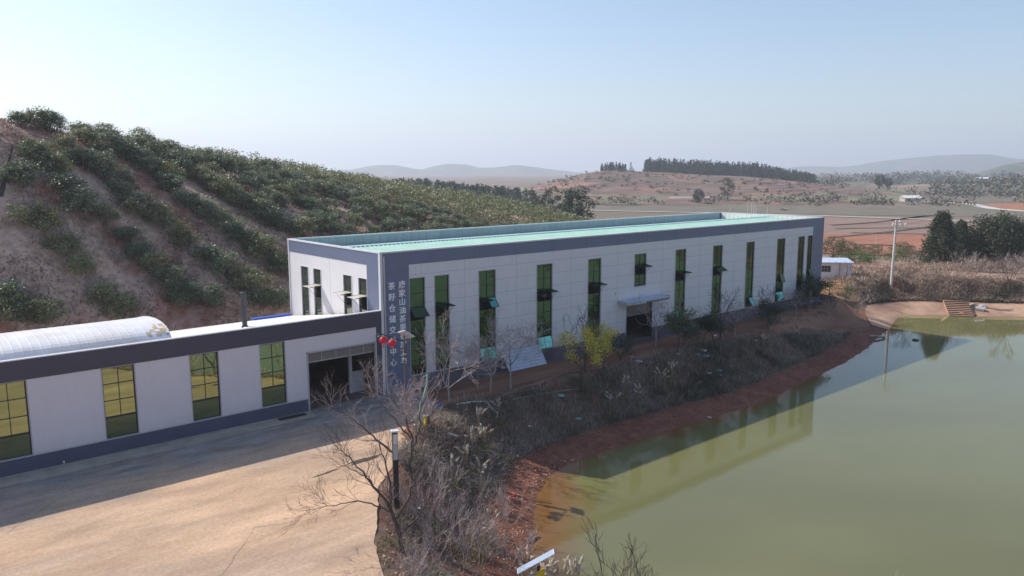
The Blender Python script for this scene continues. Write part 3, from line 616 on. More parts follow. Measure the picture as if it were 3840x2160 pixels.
# side door opening lining and canopy
b = MB(); x0, x1 = 24.4, 27.9
b.box(x0, x0+0.04, -0.03, 0.5, 0.03, 3.3, MT['alu']); b.box(x1-0.04, x1, -0.03, 0.5, 0.03, 3.3, MT['dark']); b.box(x0+0.04, x1-0.04, 0.2, 0.26, 2.2, 3.3, MT['shutter']); b.build('door_frame', wh)
b = MB(); cz = 3.83
b.poly([(23.35, -0.02, cz), (23.35, -1.0, cz-0.12), (29.1, -1.0, cz-0.12), (29.1, -0.02, cz)], MT['paleblue']); b.box(23.35, 29.1, -1.04, -1.0, cz-0.34, cz-0.10, MT['alu'])
b.box(23.31, 23.35, -1.04, -0.02, cz-0.34, cz-0.02, MT['alu']); b.box(29.1, 29.14, -1.04, -0.02, cz-0.34, cz-0.02, MT['alu']); b.box(23.36, 29.09, -0.99, -0.03, cz-0.32, cz-0.28, MT['trim'])
for k in range(24): x = 24.4+k*0.19; b.box(x, x+0.09, -1.06, -1.041, cz-0.36, cz-0.22, MT['dark'] if k > 7 else MT['trim'])
b.build('canopy', wh)
b = MB(); b.box(22.95, 23.03, -0.12, -0.01, 4.35, 4.6, MT['white']); b.build('wall_lamp', wh)
# raised white lettering on the corner pier
def glyph(ch, x, z, size):
    cu = bpy.data.curves.new('letter', 'FONT'); cu.body = ch; cu.size = size; cu.extrude = 0.02; cu.offset = 0.006; cu.align_x = 'CENTER'; cu.align_y = 'CENTER'; cu.resolution_u = 2
    o = bpy.data.objects.new('letter', cu); COL.objects.link(o); dg = bpy.context.evaluated_depsgraph_get(); me = bpy.data.meshes.new_from_object(o.evaluated_get(dg)); bpy.data.objects.remove(o)
    me.materials.clear(); me.materials.append(MT['letter']); q = link('sign_letter', me, wh)
    co = np.array([v.co[:] for v in me.vertices]); c = (co.max(0)+co.min(0))/2; 
    for v in me.vertices: v.co.x -= c[0]; v.co.y -= c[1]
    q.rotation_euler = (math.pi/2, 0, 0); q.location = (x, -0.058, z)
for k, ch in enumerate('唐家山油茶果初加工与'): glyph(ch, 1.60, 7.35-k*0.583, 0.54)
for k, ch in enumerate('茶籽仓储交易中心'): glyph(ch, 0.80, 7.32-k*0.743, 0.54)

# annex
an = empty('annex_building', (0, 0, 0), label='low pale annex with charcoal fascia, square-paned windows and barrel roof at the left', cat='building')
AX0 = -72.0; AT, AB, AP = 5.79, 4.72, 0.80; DO = (-5.33, -0.45, 0.0, 3.75)
AW = [(-8.37, -6.83), (-12.41, -10.84), (-16.89, -15.31)]
x = -16.89
while x > -68: x -= 5.0; AW.append((x, x+1.6))
aop = [(a, c, 0.86, 4.68) for a, c in AW]+[DO]
b = MB(); wall_x(b, AX0, -0.45, AP, AB, -0.02, 0.14, aop, MT['wall2']); b.box(AX0, -0.06, 13.0, 13.14, 0, 3.6, MT['wall2']); b.box(AX0, AX0+0.15, 0.15, 13, 0, 3.6, MT['wall2']); b.build('wall', an)
b = MB(); b.box(AX0, -0.062, -0.06, 0.14, AB, AT-0.05, MT['band']); b.box(-0.45, -0.062, -0.03, 0.14, 0, AB, MT['band'])
b.build('fascia', an)
b = MB(); b.box(AX0, -0.055, -0.075, 0.2, AT-0.05, AT, MT['trim']); b.build('fascia_cap', an)
b = MB(); wall_x(b, AX0, -5.33, 0, AP, -0.04, 0.14, [], MT['plinth']); b.build('plinth', an)
b = MB(); b.box(AX0, -5.33, -0.055, -0.041, AP-0.01, AP+0.05, MT['alu']); b.box(-5.43, -5.33, -0.06, 0.16, 0.03, 3.75, MT['alu']); b.box(-0.55, -0.45, -0.06, 0.16, 0.03, 3.75, MT['alu']); b.box(-5.43, -0.45, -0.06, 0.16, 3.68, 3.78, MT['alu']); b.build('door_frame', an)
b = MB(); b.box(-5.33, -0.55, 0.17, 0.60, 3.10, 3.68, MT['shutter']); b.box(-5.33, -0.55, 0.3, 0.35, 2.98, 3.10, MT['alu'])
for k in range(1, 5): b.box(-5.33+k*1.0, -5.30+k*1.0, 0.165, 0.17, 3.12, 3.68, MT['alu'])
b.build('roller_shutter', an)
for i, (a, c) in enumerate(AW):
    make_window(an, 'x', a, c, 0.86, 4.68, [1.12, 2.02, 2.93], {0: 1, 1: 2, 2: 2, 3: 2}, {}, MT['glass'], framem=MT['dark'], thick=(0,))
b = MB(); b.box(AX0, -0.1, 0.16, 13.0, 0.0, 0.045, MT['ifloor']); b.build('floor', an)
for x in (-6.2, -3.0): MB().box(x, x+0.22, 5.0, 5.22, 0.05, 4.8, MT['inter']).build('column', an)
MB().box(-1.62, -1.42, 1.6, 1.8, 0.05, 3.6, MT['alu']).build('column', an)
MB().box(-1.4, -0.5, 1.7, 1.8, 0.05, 1.5, MT['alu']).build('partition', an); MB().box(-8, -0.2, 9.0, 9.1, 0.05, 4.0, MT['inter']).build('partition', an)
MB().box(-0.2, -0.15, 0.3, 9.0, 0.05, 4.2, MT['inter']).build('partition', an)
# monopitch ribbed roof falling to the back
b = MB(); zf = lambda y: 5.58-0.155*y
n = 190; xs = np.linspace(AX0, -0.2, n*4+1)
for i in range(len(xs)-1):
    a, c = (0, .045, .045, 0)[i % 4], (0, .045, .045, 0)[(i+1) % 4]; b.poly([(xs[i], 0.2, zf(0.2)+a), (xs[i+1], 0.2, zf(0.2)+c), (xs[i+1], 13.6, zf(13.6)+c), (xs[i], 13.6, zf(13.6)+a)], MT['white_roof'])
b.box(AX0, -0.2, 0.21, 13.5, 3.3, 3.36, MT['white_roof'])
ar = b.build('roof', an)
b = MB(); b.box(-3.4, -0.24, 13.2, 13.6, zf(13.4)+0.05, zf(13.4)+0.22, MT['blue']); b.box(-0.32, -0.06, 0.3, 11.3, 5.0, 5.05, MT['trim']) if False else None; b.build('blue_flashing', ar)
# barrel vault
b = MB(); VX1 = -13.0; na = 28; ya, yb, rise = 1.0, 11.3, 1.42
prof = []
for k in range(na+1):
    t = math.pi*k/na; y = (ya+yb)/2-(yb-ya)/2*math.cos(t); prof.append((y, zf(y)+0.03+rise*math.sin(t)))
xs = []; x = VX1
while x > AX0: xs += [x, x-0.30, x-0.33, x-0.39]; x -= 0.42
ri = [0, 0, 0.006, 0.006]
for i in range(len(xs)-1):
    h0, h1 = ri[i % 4], ri[(i+1) % 4]
    for k in range(na):
        (y0, z0), (y1, z1) = prof[k], prof[k+1]
        b.poly([(xs[i], y0, z0+h0), (xs[i], y1, z1+h0), (xs[i+1], y1, z1+h1), (xs[i+1], y0, z0+h1)], MT['white_roof'])
vt = b.build('barrel_vault', ar, smooth=False)
b = MB(); rr_ = random.Random(3)                 # end strip: plain edge sheet and rust patch
for k in range(na):
    (y0, z0), (y1, z1) = prof[k], prof[k+1]; b.poly([(VX1+0.01, y0, z0-0.1), (VX1+0.01, y1, z1-0.1), (VX1+0.01, y1, z1+0.05), (VX1+0.01, y0, z0+0.05)], MT['trim'])
b.build('vault_edge', ar)
# rust-stained sheet near the vault's end
rs = []
b = MB()
for i in range(9):
    xa = VX1-0.05-i*0.13
    k0 = 2+int(rr_.random()*2); k1 = max(k0+1, 9-int(i*0.7)-rr_.randint(0, 2))
    for k in range(k0, k1):
        if rr_.random() < 0.72:
            (y0, z0), (y1, z1) = prof[k], prof[k+1]; b.poly([(xa, y0, z0+0.012), (xa, y1, z1+0.012), (xa-0.125, y1, z1+0.012), (xa-0.125, y0, z0+0.012)], MT['rust'])
b.build('rust_patch', ar)
# things at the annex
f = empty('flue_pipe', (-7.15, 5.2, zf(5.2)), label='dark round flue pipe standing on the low white roof', cat='chimney')
b = MB(); b.tube((0, 0, -0.05), (0, 0, 2.0), 0.16, 0.155, MT['steel'], 14); b.tube((0, 0, 0.0), (0, 0, 0.12), 0.24, 0.2, MT['steel'], 14); b.build('pipe', f)
b = MB(); b.lathe([(0.18, 2.0), (0.20, 2.05), (0.20, 2.3), (0.17, 2.34)], MT['steel'], 14); b.build('cowl', f)
b = MB(); b.lathe([(0.42, 0), (0.46, 0.5), (0.46, 1.0), (0.42, 1.15), (0.2, 1.25)], MT['redpaint'], 16); b.tube((0, 0, 1.25), (0, 0, 1.38), 0.09, 0.09, MT['white'], 10)
o = tag(b.build('red_tank'), 'red tank standing just inside the large doorway', 'tank'); o.location = (-4.6, 3.2, 0.05)
c_ = MB(); c_.tube((0, 0, 0), (-0.26, -0.22, -0.05), 0.055, 0.055, MT['white'], 10); c_.tube((0, 0, 0), (0.12, 0.12, 0.04), 0.025, 0.025, MT['alu'], 8); c_.tube((-0.26, -0.22, -0.05), (-0.275, -0.233, -0.053), 0.045, 0.045, MT['dark'], 10)
o = tag(c_.build('security_camera'), 'small white security camera on the dark pier beside the doorway', 'camera'); o.location = (-0.32, -0.16, 4.15)
# floor grate by the annex wall, stains and cracks on the yard
b = MB(); b.box(-7.6, -5.9, -0.75, -0.3, 0.038, 0.075, MT['dark']); tag(b.build('drain_grate'), 'black grate lying on the ground at the wall foot near the doorway', 'grate')
def blob(name, cx, cy, rx, ry, rot, z, m, seed, n=40):
    q = random.Random(seed); pts = []; am = [q.uniform(-1, 1) for _ in range(6)]
    for i in range(n):
        t = 2*math.pi*i/n; r = 1+sum(am[k]*math.sin((k+2)*t+k)*0.12 for k in range(6)); px, py = rx*r*math.cos(t), ry*r*math.sin(t)
        pts.append((cx+px*math.cos(rot)-py*math.sin(rot), cy+px*math.sin(rot)+py*math.cos(rot), z))
    b = MB(); b.poly(pts, m); return tag(b.build(name), kind='structure')
g0 = G(900*DD*1.0, 1163*DD, 0)
blob('wet_stain', g0[0]+0.4, g0[1], 0.95, 0.26, 0.0, 0.034, MT['stain'], 2)
g1 = G(820*DD, 1192*DD, 0); blob('wet_stain', g1[0], g1[1], 0.8, 0.07, 0.1, 0.035, MT['stain'], 5)
def crack(name, pts, wd, z, m=None):
    A = []; B = []; q = random.Random(len(pts)); P = []
    for a, c in zip(pts[:-1], pts[1:]):
        for k in range(8): P.append((a[0]+(c[0]-a[0])*k/8+q.uniform(-.05, .05), a[1]+(c[1]-a[1])*k/8+q.uniform(-.05, .05)))
    b = MB()
    for a, c in zip(P[:-1], P[1:]):
        d = Vector((c[0]-a[0], c[1]-a[1])); d.normalize(); nn = Vector((-d.y, d.x))*wd*q.uniform(.3, 1); b.poly([(a[0]-nn.x, a[1]-nn.y, z), (c[0]-nn.x, c[1]-nn.y, z), (c[0]+nn.x, c[1]+nn.y, z), (a[0]+nn.x, a[1]+nn.y, z)], m or MT['crack'])
    return tag(b.build(name), kind='structure')
gp = lambda x, y: tuple(G(x*DD, y*DD, 0)[:2])
crack('crack_line', [gp(0, 1353), gp(160, 1250), gp(330, 1180), gp(480, 1120)], 0.012, 0.037)
crack('crack_line', [gp(270, 1118), gp(420, 1108), gp(560, 1050), gp(700, 1040)], 0.02, 0.037)
crack('crack_line', [gp(820, 1190), gp(900, 1160), gp(990, 1145)], 0.03, 0.037)
crack('crack_line', [gp(560, 1449), gp(640, 1330), gp(900, 1290)], 0.008, 0.037)
crack('crack_line', [gp(720, 1040), gp(790, 1020), gp(870, 1010)], 0.012, 0.0385)

# ---------------------------------------------------------------- vegetation makers
def seg_mesh(name, segs, m, n=4):
    S = np.array([(*a, *b, r0, r1) for a, b, r0, r1 in segs], float)
    A, B, r0, r1 = S[:, :3], S[:, 3:6], S[:, 6], S[:, 7]
    d = B-A; ln = np.linalg.norm(d, axis=1, keepdims=True)+1e-9; d = d/ln
    ref = np.where(np.abs(d[:, 2:3]) > 0.9, np.array([[1., 0, 0]]), np.array([[0, 0, 1.]]))
    u = np.cross(d, ref); u /= np.linalg.norm(u, axis=1, keepdims=True); v = np.cross(d, u)
    t = 2*np.pi*np.arange(n)/n; c = np.cos(t)[None, :, None]; s = np.sin(t)[None, :, None]
    ring = u[:, None]*c+v[:, None]*s
    V = np.concatenate([A[:, None]+ring*r0[:, None, None], B[:, None]+ring*r1[:, None, None]], 1).reshape(-1, 3)
    i = np.arange(len(S))[:, None]*2*n; j = np.arange(n)[None]; k = (j+1) % n
    F = np.stack([i+j, i+k, i+n+k, i+n+j], -1).reshape(-1, 4)
    return np_mesh(name, V, F, m, smooth=True)
def grow(rng, p, d, Ln, r, lev, mx, out, tips, spread=0.6, up=0.12, kids=3, jit=0.18, shrink=0.66):
    n = 3 if lev < mx else 2; p = np.array(p, float); d = np.array(d, float)
    for k in range(n):
        d = d+rng.normal(0, jit, 3)+np.array([0, 0, up]); d /= np.linalg.norm(d)
        q = p+d*Ln/n; r2 = r*(1-0.16); out.append((tuple(p), tuple(q), r, r2, lev)); p = q; r = r2
        if lev < mx and k >= (1 if lev == 0 else 0):
            for _ in range(kids-1 if k < n-1 else kids):
                if rng.rand() < (0.75 if k < n-1 else 1.0):
                    a = rng.normal(0, 1, 3); a -= a@d*d; a /= np.linalg.norm(a)+1e-9; sp = spread*rng.uniform(0.6, 1.3)
                    nd = d*math.cos(sp)+a*math.sin(sp)
                    grow(rng, p, nd, Ln*shrink*rng.uniform(0.75, 1.15), r*rng.uniform(0.5, 0.72), lev+1, mx, out, tips, spread, up, kids, jit, shrink)
    if lev >= mx-1: tips.append(tuple(p))
def leaf_mesh(name, P, size, m, rng, flat=0.35, asp=0.55, mats2=None):
    P = np.asarray(P, float); n = len(P); nn = rng.normal(0, 1, (n, 3)); nn[:, 2] = np.abs(nn[:, 2])+flat; nn /= np.linalg.norm(nn, axis=1, keepdims=True)
    a = rng.normal(0, 1, (n, 3)); u = a-(a*nn).sum(1, keepdims=True)*nn; u /= np.linalg.norm(u, axis=1, keepdims=True); v = np.cross(nn, u)
    s = (size*rng.uniform(0.6, 1.3, n))[:, None]
    V = np.stack([P-u*s*.5, P-v*s*.5*asp, P+u*s*.5, P+v*s*.5*asp], 1).reshape(-1, 3)
    return np_mesh(name, V, np.arange(4*n).reshape(n, 4), m)
def clump_pts(rng, C, n, sig, squash=0.7):
    C = np.asarray(C, float); k = rng.randint(0, len(C), n); g = rng.normal(0, 1, (n, 3)); g[:, 2] *= squash
    return C[k]+g*(np.atleast_1d(sig)[k % len(np.atleast_1d(sig))][:, None] if np.ndim(sig) else sig)
def blade_mesh(name, P, h, wd, m, rng, lean=0.35, droop=0.0):
    """grass blades: two-segment bent strips (4 verts)"""
    P = np.asarray(P, float); n = len(P); a = rng.uniform(0, 2*np.pi, n); s = np.stack([np.cos(a), np.sin(a), 0*a], 1)
    hh = (h*rng.uniform(0.5, 1.25, n))[:, None]; l = rng.normal(0, lean, (n, 2)); dr = np.concatenate([l, np.ones((n, 1))], 1); dr /= np.linalg.norm(dr, axis=1, keepdims=True)
    mid = P+dr*hh*0.6; tip = P+dr*hh+np.concatenate([l*0.5, -np.full((n, 1), droop)], 1)*hh
    w2 = wd*rng.uniform(0.6, 1.4, n)[:, None]
    V = np.stack([P-s*w2, P+s*w2, mid+s*w2*0.7, mid-s*w2*0.7, tip], 1).reshape(-1, 3)
    b = np.arange(n)[:, None]*5; F3 = None
    Fq = b+np.array([[0, 1, 2, 3]]); Ft = b+np.array([[3, 2, 4, 4]])
    # tip as its own degenerate-free quad: split the tip into two points
    V = np.stack([P-s*w2, P+s*w2, mid+s*w2*0.7, mid-s*w2*0.7, tip+s*w2*0.12, tip-s*w2*0.12], 1).reshape(-1, 3)
    b = np.arange(n)[:, None]*6; F = np.concatenate([b+np.array([[0, 1, 2, 3]]), b+np.array([[3, 2, 4, 5]])], 0)
    return np_mesh(name, V, F, m)

def copy_thing(root, loc, rz, sc, label=None, group=None, cat=None):
    r = root.copy(); COL.objects.link(r); r.location = loc; r.rotation_euler = (0, 0, rz); r.scale = sc if isinstance(sc, tuple) else (sc, sc, sc)
    if label: r['label'] = label
    if group: r['group'] = group
    if cat: r['category'] = cat
    for ch in PARTS[root.name]:
        c = ch.copy(); COL.objects.link(c); c.parent = r
    PARTS[r.name] = PARTS[root.name]
    return r
PARTS = {}
USED = set()
def place(proto, loc, rz=0.0, sc=1.0, label=None, group=None, cat=None):
    if proto.name in USED: return copy_thing(proto, loc, rz, sc, label, group, cat)
    USED.add(proto.name); proto.location = loc; proto.rotation_euler = (0, 0, rz); proto.scale = sc if isinstance(sc, tuple) else (sc, sc, sc)
    if label: proto['label'] = label
    if group: proto['group'] = group
    if cat: proto['category'] = cat
    return proto

def make_bush(seed, m, yellow=None, nleaf=2600):
    rng = np.random.RandomState(seed); r = empty('tea_oil_bush', cat='bush')
    out = []; tips = []
    for k in range(4):
        a = k*math.pi/2+rng.uniform(-.5, .5)
        grow(rng, (0.08*math.cos(a), 0.08*math.sin(a), -0.15), (0.5*math.cos(a), 0.5*math.sin(a), 1), 1.3, 0.05, 0, 2, out, tips, spread=0.7, up=0.05, kids=2)
    C = []
    for k in range(26):
        t = rng.uniform(0, 2*math.pi); u = rng.uniform(0.05, 1.0); rad = 1.45*math.sqrt(rng.uniform(0.05, 1))*(1-0.35*u*u)
        C.append((rad*math.cos(t), rad*math.sin(t)*0.9, 0.30+1.75*u*(1-0.25*(rad/1.5)**2)+rng.normal(0, .12)))
    sg = rng.uniform(0.16, 0.36, 26); P = clump_pts(rng, C, nleaf, sg, 0.75); P[:, 2] = np.maximum(P[:, 2], 0.12)
    t_ = link('trunk', seg_mesh('trunk', [s[:4] for s in out], MT['bark'], 4), r)
    c_ = link('crown', leaf_mesh('crown', P, 0.18, m, rng), r); PARTS[r.name] = [t_, c_]
    if yellow:
        k = rng.permutation(len(C))[:7]; Q = clump_pts(rng, np.array(C)[k]+np.array([0, 0, .25]), 330, 0.22, 0.7)
        y_ = link('yellow_leaves', leaf_mesh('yellow_leaves', Q, 0.17, MT['leaf_y'], rng), r); PARTS[r.name].append(y_)
    return r
BUSH = [make_bush(s, MT['leaf'] if s % 3 else MT['leaf2']) for s in range(8)]
BUSHY = [make_bush(40+s, MT['leaf2'], yellow=True) for s in range(2)]
rng = np.random.RandomState(11); spots = []
dirv = np.array([0.66, -0.75]); dirv /= np.hypot(*dirv)
x0 = -75.0
while x0 < 130:
    s = 0.0
    while s < 100:
        q = np.array([x0, 40.0])-dirv*55+dirv*s+rng.normal(0, 0.32, 2); s += rng.uniform(1.45, 2.1)
        x, y = q; yc = np.interp(x, PC[:, 0], PC[:, 1])
        if y < 16.2+rng.uniform(0, 1.5) or y > yc+9 or x < -40 or x > 96: continue
        if hill(x, y) < 0.8 and x < 70: continue
        if rng.rand() < 0.05: continue
        dd = q-CAM[:2]; bear = math.degrees(math.atan2(dd[0], dd[1])-YAW)
        if bear < -36 or bear > 12: continue
        # the bare slope and gully at the far left
        if x < -14.6+0.15*(y-20) and y > 19 and not (abs(x+16.0) < 0.8 and 27 < y < 31 and rng.rand() < .5) : 
            if not (x > -17.5 and rng.rand() < 0.12): continue
        if x < -8 and y > 30 and rng.rand() < 0.55: continue
        if x < -4 and y > 27 and rng.rand() < 0.2: continue
        spots.append((x, y))
    x0 += 5.5
def to_px(x, y, z):
    d = np.array([x, y, z])-CAM; dz = d@FW; return (1920+FPX*(d@RT)/dz)/DD, (1080-FPX*(d@UP)/dz)/DD
TH = [(0, 250), (60, 292), (120, 338), (200, 372), (300, 392), (360, 385), (440, 418), (500, 446), (565, 488), (615, 510), (665, 545), (715, 570), (790, 600)]
gen = []
for x, y in spots:
    u_, v_ = to_px(x, y, Tz(x, y)+0.6)
    if u_ < 790 and v_ > np.interp(u_, [p[0] for p in TH], [p[1] for p in TH])-14: continue
    if u_ < 118: continue
    gen.append((x, y))
ROWS = [[(60, 545), (125, 592), (165, 642), (200, 687), (240, 732), (275, 772), (325, 790)], [(170, 482), (215, 532), (265, 562), (300, 592), (350, 632), (380, 677), (430, 712), (475, 752), (540, 772)],
        [(255, 437), (300, 472), (330, 512), (370, 542), (400, 562), (440, 582), (480, 632), (525, 662), (565, 682), (590, 702), (650, 752)], [(310, 385), (375, 417), (425, 467), (460, 502), (500, 522), (545, 552), (575, 582), (625, 612), (665, 642), (710, 667)],
        [(360, 362), (440, 422), (500, 447), (565, 492), (615, 512), (665, 547), (715, 572), (770, 587)], [(215, 352), (262, 372), (310, 384)]]
RN = {}
RWN = ['leftmost', 'second', 'third', 'fourth', 'fifth', 'short upper left']; ORD = ['first', 'second', 'third', 'fourth', 'fifth', 'sixth', 'seventh', 'eighth', 'ninth', 'tenth', 'eleventh', 'twelfth', 'thirteenth', 'fourteenth', 'fifteenth', 'sixteenth', 'seventeenth', 'eighteenth', 'nineteenth', 'twentieth', 'twenty first', 'twenty second', 'twenty third', 'twenty fourth', 'twenty fifth']
for ri_, row in enumerate(ROWS):
    kk = 0
    c = np.array([GD(x, y+10)[:2] for x, y in row]); s_ = np.r_[0, np.cumsum(np.hypot(*np.diff(c, axis=0).T))]; t = 0.0
    while t <= s_[-1]:
        gen.append((np.interp(t, s_, c[:, 0])+rng.normal(0, .15), np.interp(t, s_, c[:, 1])+rng.normal(0, .15))); t += rng.uniform(1.35, 1.75); RN[gen[-1]] = (ri_, kk); kk += 1
for x, y in [(80, 398), (92, 402), (125, 436), (140, 440), (165, 382), (205, 412), (222, 414), (120, 325), (138, 332), (95, 322), (66, 312), (44, 312), (30, 462), (16, 770), (5, 775), (25, 806), (55, 812), (85, 810), (120, 815), (60, 470), (455, 775), (700, 770), (660, 775), (715, 690)]:
    gen.append(GD(x, y)[:2])
spots = gen
spots = np.array(spots); z = T(spots[:, 0], spots[:, 1])
dist = np.hypot(spots[:, 0]-CAM[0], spots[:, 1]-CAM[1]); o_ = np.argsort(dist); spots = spots[o_]; z = z[o_]
print('bush spots', len(spots))
BL = 'dark green tea oil bush planted in the hillside rows behind the buildings'
YW = [GD(110, 583), GD(432, 462), GD(470, 620)]
for i, (x, y) in enumerate(spots[:296]):
    sc = rng.uniform(0.74, 1.02)*(1.14 if (x, y) in RN else 1)*(0.72 if x < -12 and y > 36 else 1); yl = min(math.hypot(x-a[0], y-a[1]) for a in YW)
    if yl < 1.0 and not any(math.hypot(x-a[0], y-a[1]) < 1.0 for a in []): continue
    lb_ = RN.get((x, y)); lb_ = BL if lb_ is None or lb_[1] > 24 else ('tea oil bush, %s from the top of the %s planted row' % (ORD[lb_[1]], RWN[lb_[0]]) if lb_[0] else 'tea oil bush, %s from the top of the leftmost planted row' % ORD[lb_[1]])
    place(BUSH[rng.randint(8)], (x, y, float(z[i])-0.05), rng.uniform(0, 6.28), (sc*rng.uniform(.9, 1.15), sc*rng.uniform(.9, 1.15), sc*rng.uniform(.75, 1.05)), lb_, 'tea oil bushes planted in rows on the hillside')
for a, lb in zip(YW, ('tea oil bush with bright yellow leaves on the left hillside near the bare gully', 'tea oil bush with a small yellow patch high in the middle of the hillside', 'tea oil bush topped with yellow leaves low on the slope left of the warehouse')):
    place(BUSHY[0] if a is not YW[1] else BUSHY[1], (a[0], a[1], a[2]-0.05), rng.uniform(0, 6), 0.95, lb, 'yellow tinged tea oil bushes')
# the farthest bushes as one mass
if len(spots) > 296:
    Ps = []
    for i in range(296, len(spots)):
        x, y = spots[i]; k = 260; t = rng.uniform(0, 6.28, 14); u = rng.rand(14); rad = 1.3*np.sqrt(rng.rand(14))*(1-0.3*u)
        C = np.stack([x+rad*np.cos(t), y+rad*np.sin(t), z[i]+0.5+1.7*u], 1); Ps.append(clump_pts(rng, C, k, 0.3, .8))
    tag(link('tea_oil_bushes', leaf_mesh('tea_oil_bushes', np.concatenate(Ps), 0.30, MT['leaf2'], rng)), 'far mass of tea oil bushes covering the hill crest', 'bushes', kind='stuff')

def make_bare(seed, H, mx=4, tw=1.0, spread=0.62, trunk=0.3, kids=2, nlimb=4, name='bare_tree', bark='barkgrey', twig='twig', r=0.085, up=0.10, lean=(0, 0), openup=0.85, jit=0.2):
    rng = np.random.RandomState(seed); e = empty(name, cat='bare tree'); out = []; tips = []
    p = np.array([0, 0, -0.2]); th = H*trunk; q = np.array([lean[0]*th, lean[1]*th, th]); m_ = (p+q)/2+rng.normal(0, 0.03, 3)*th
    out.append((tuple(p), tuple(m_), r*1.25, r*1.05, 0)); out.append((tuple(m_), tuple(q), r*1.05, r*0.95, 0))
    a0 = rng.uniform(0, 6.28)
    for k in range(nlimb):
        a = a0+k*2*math.pi/nlimb+rng.uniform(-.4, .4); o_ = openup*rng.uniform(0.6, 1.2)
        grow(rng, q, (math.cos(a)*o_+lean[0], math.sin(a)*o_+lean[1], 1), H*(1-trunk)*0.47, r*0.62, 1, mx, out, tips, spread, up, kids, jit)
    zmax = max(s[1][2] for s in out); k = H/zmax
    out = [(tuple(np.array(s[0])*k), tuple(np.array(s[1])*k), s[2], s[3], s[4]) for s in out]
    t_ = link('trunk', seg_mesh('trunk', [s[:4] for s in out if s[4] <= 1], MT[bark], 6), e)
    c_ = link('crown', seg_mesh('crown', [(s[0], s[1], max(s[2], .013*tw), max(s[3], .010*tw)) for s in out if s[4] >= 2], MT[twig], 3), e)
    PARTS[e.name] = [t_, c_]; e['_tips'] = 0; del e['_tips']; return e, np.array(tips)*k
def make_leafy(seed, H, m, n=1600, size=0.15, name='green_tree', spread=0.6, sig=0.28, trunk=0.25, nlimb=4, r=0.06, lean=(0, 0), openup=0.7, cat='tree', keepz=0.0):
    rng = np.random.RandomState(seed); e = empty(name, cat=cat); out = []; tips = []
    th = H*trunk; q = np.array([lean[0]*th, lean[1]*th, th]); out.append(((0, 0, -0.2), tuple(q), r*1.2, r, 0))
    for k in range(nlimb):
        a = k*2*math.pi/nlimb+rng.uniform(-.5, .5); grow(rng, q, (math.cos(a)*openup+lean[0], math.sin(a)*openup+lean[1], 1), H*(1-trunk)*0.5, r*0.6, 1, 3, out, tips, spread, 0.12, 2, 0.2)
    zmax = max(s[1][2] for s in out); k = H*0.95/zmax; out = [(tuple(np.array(s[0])*k), tuple(np.array(s[1])*k), s[2], s[3]) for s in out]; tips = np.array(tips)*k
    tips = tips[tips[:, 2] > keepz*H]
    t_ = link('trunk', seg_mesh('trunk', out, MT['bark'], 5), e); c_ = link('crown', leaf_mesh('crown', clump_pts(rng, tips, n, sig, .8), size, m, rng), e)
    PARTS[e.name] = [t_, c_]; return e
def at(px, py): return GT(px, py)
# --- bare trees along the dirt road (bases found in the photograph)
bt = [make_bare(1, 1.0*6.3, 5, .75, 0.62, 0.22, kids=2, nlimb=5, bark='barkpale', r=0.065)[0], make_bare(2, 5.6, 5, .75, 0.8, 0.3, kids=2, nlimb=5, bark='barkpale', openup=1.5, up=0.03, r=0.06)[0],
      make_bare(3, 5.0, 4, 1, 0.6, 0.25, kids=2, nlimb=4, twig='twigdark', bark='bark', r=0.075)[0], make_bare(5, 4.6, 4, 1, 0.7, 0.28, kids=2, nlimb=4, bark='barkgrey', openup=1.2, r=0.07)[0],
      make_bare(6, 5.4, 4, 1, 0.55, 0.3, kids=2, nlimb=4, twig='twigdark', bark='bark', r=0.075)[0]]
GB_ = 'bare trees along the dirt road'
for (px, py, k, sc, lb) in [
    (1682, 1528, 0, 1.0, 'pale bare tree on the red earth mound in front of the lettered corner'),
    (1915, 1458, 1, 1.0, 'bare tree with spreading pale limbs in front of the leaning blue sheet'),
    (1842, 1472, 0, 0.85, 'upright bare tree beside the dirt road left of the leaning blue sheet'),
    (2195, 1395, 2, 1.0, 'dark bare tree rising behind the yellow green tree'),
    (2459, 1300, 3, 1.0, 'forked bare tree in front of the side door with low spreading limbs'),
    (2700, 1275, 2, 0.98, 'dark bare tree between the door and the middle windows'),
    (2756, 1262, 3, 0.80, 'small pale bare tree right of the side door on the road edge'),
    (2880, 1205, 4, 0.72, 'slim bare tree against the wall near the far windows'),
    (2985, 1190, 3, 0.70, 'knotty bare tree near the far end of the road'),
    (3215, 1182, 3, 0.72, 'bare tree on the bank corner above the concrete apron'),
    (3392, 1105, 4, 0.80, 'small bare tree just right of the concrete utility pole'),
    (3780, 1100, 4, 1.0, 'bare tree in the scrub at the right edge')]:
    p = at(px, py); place(bt[k], p, px*0.37, sc, lb, GB_)
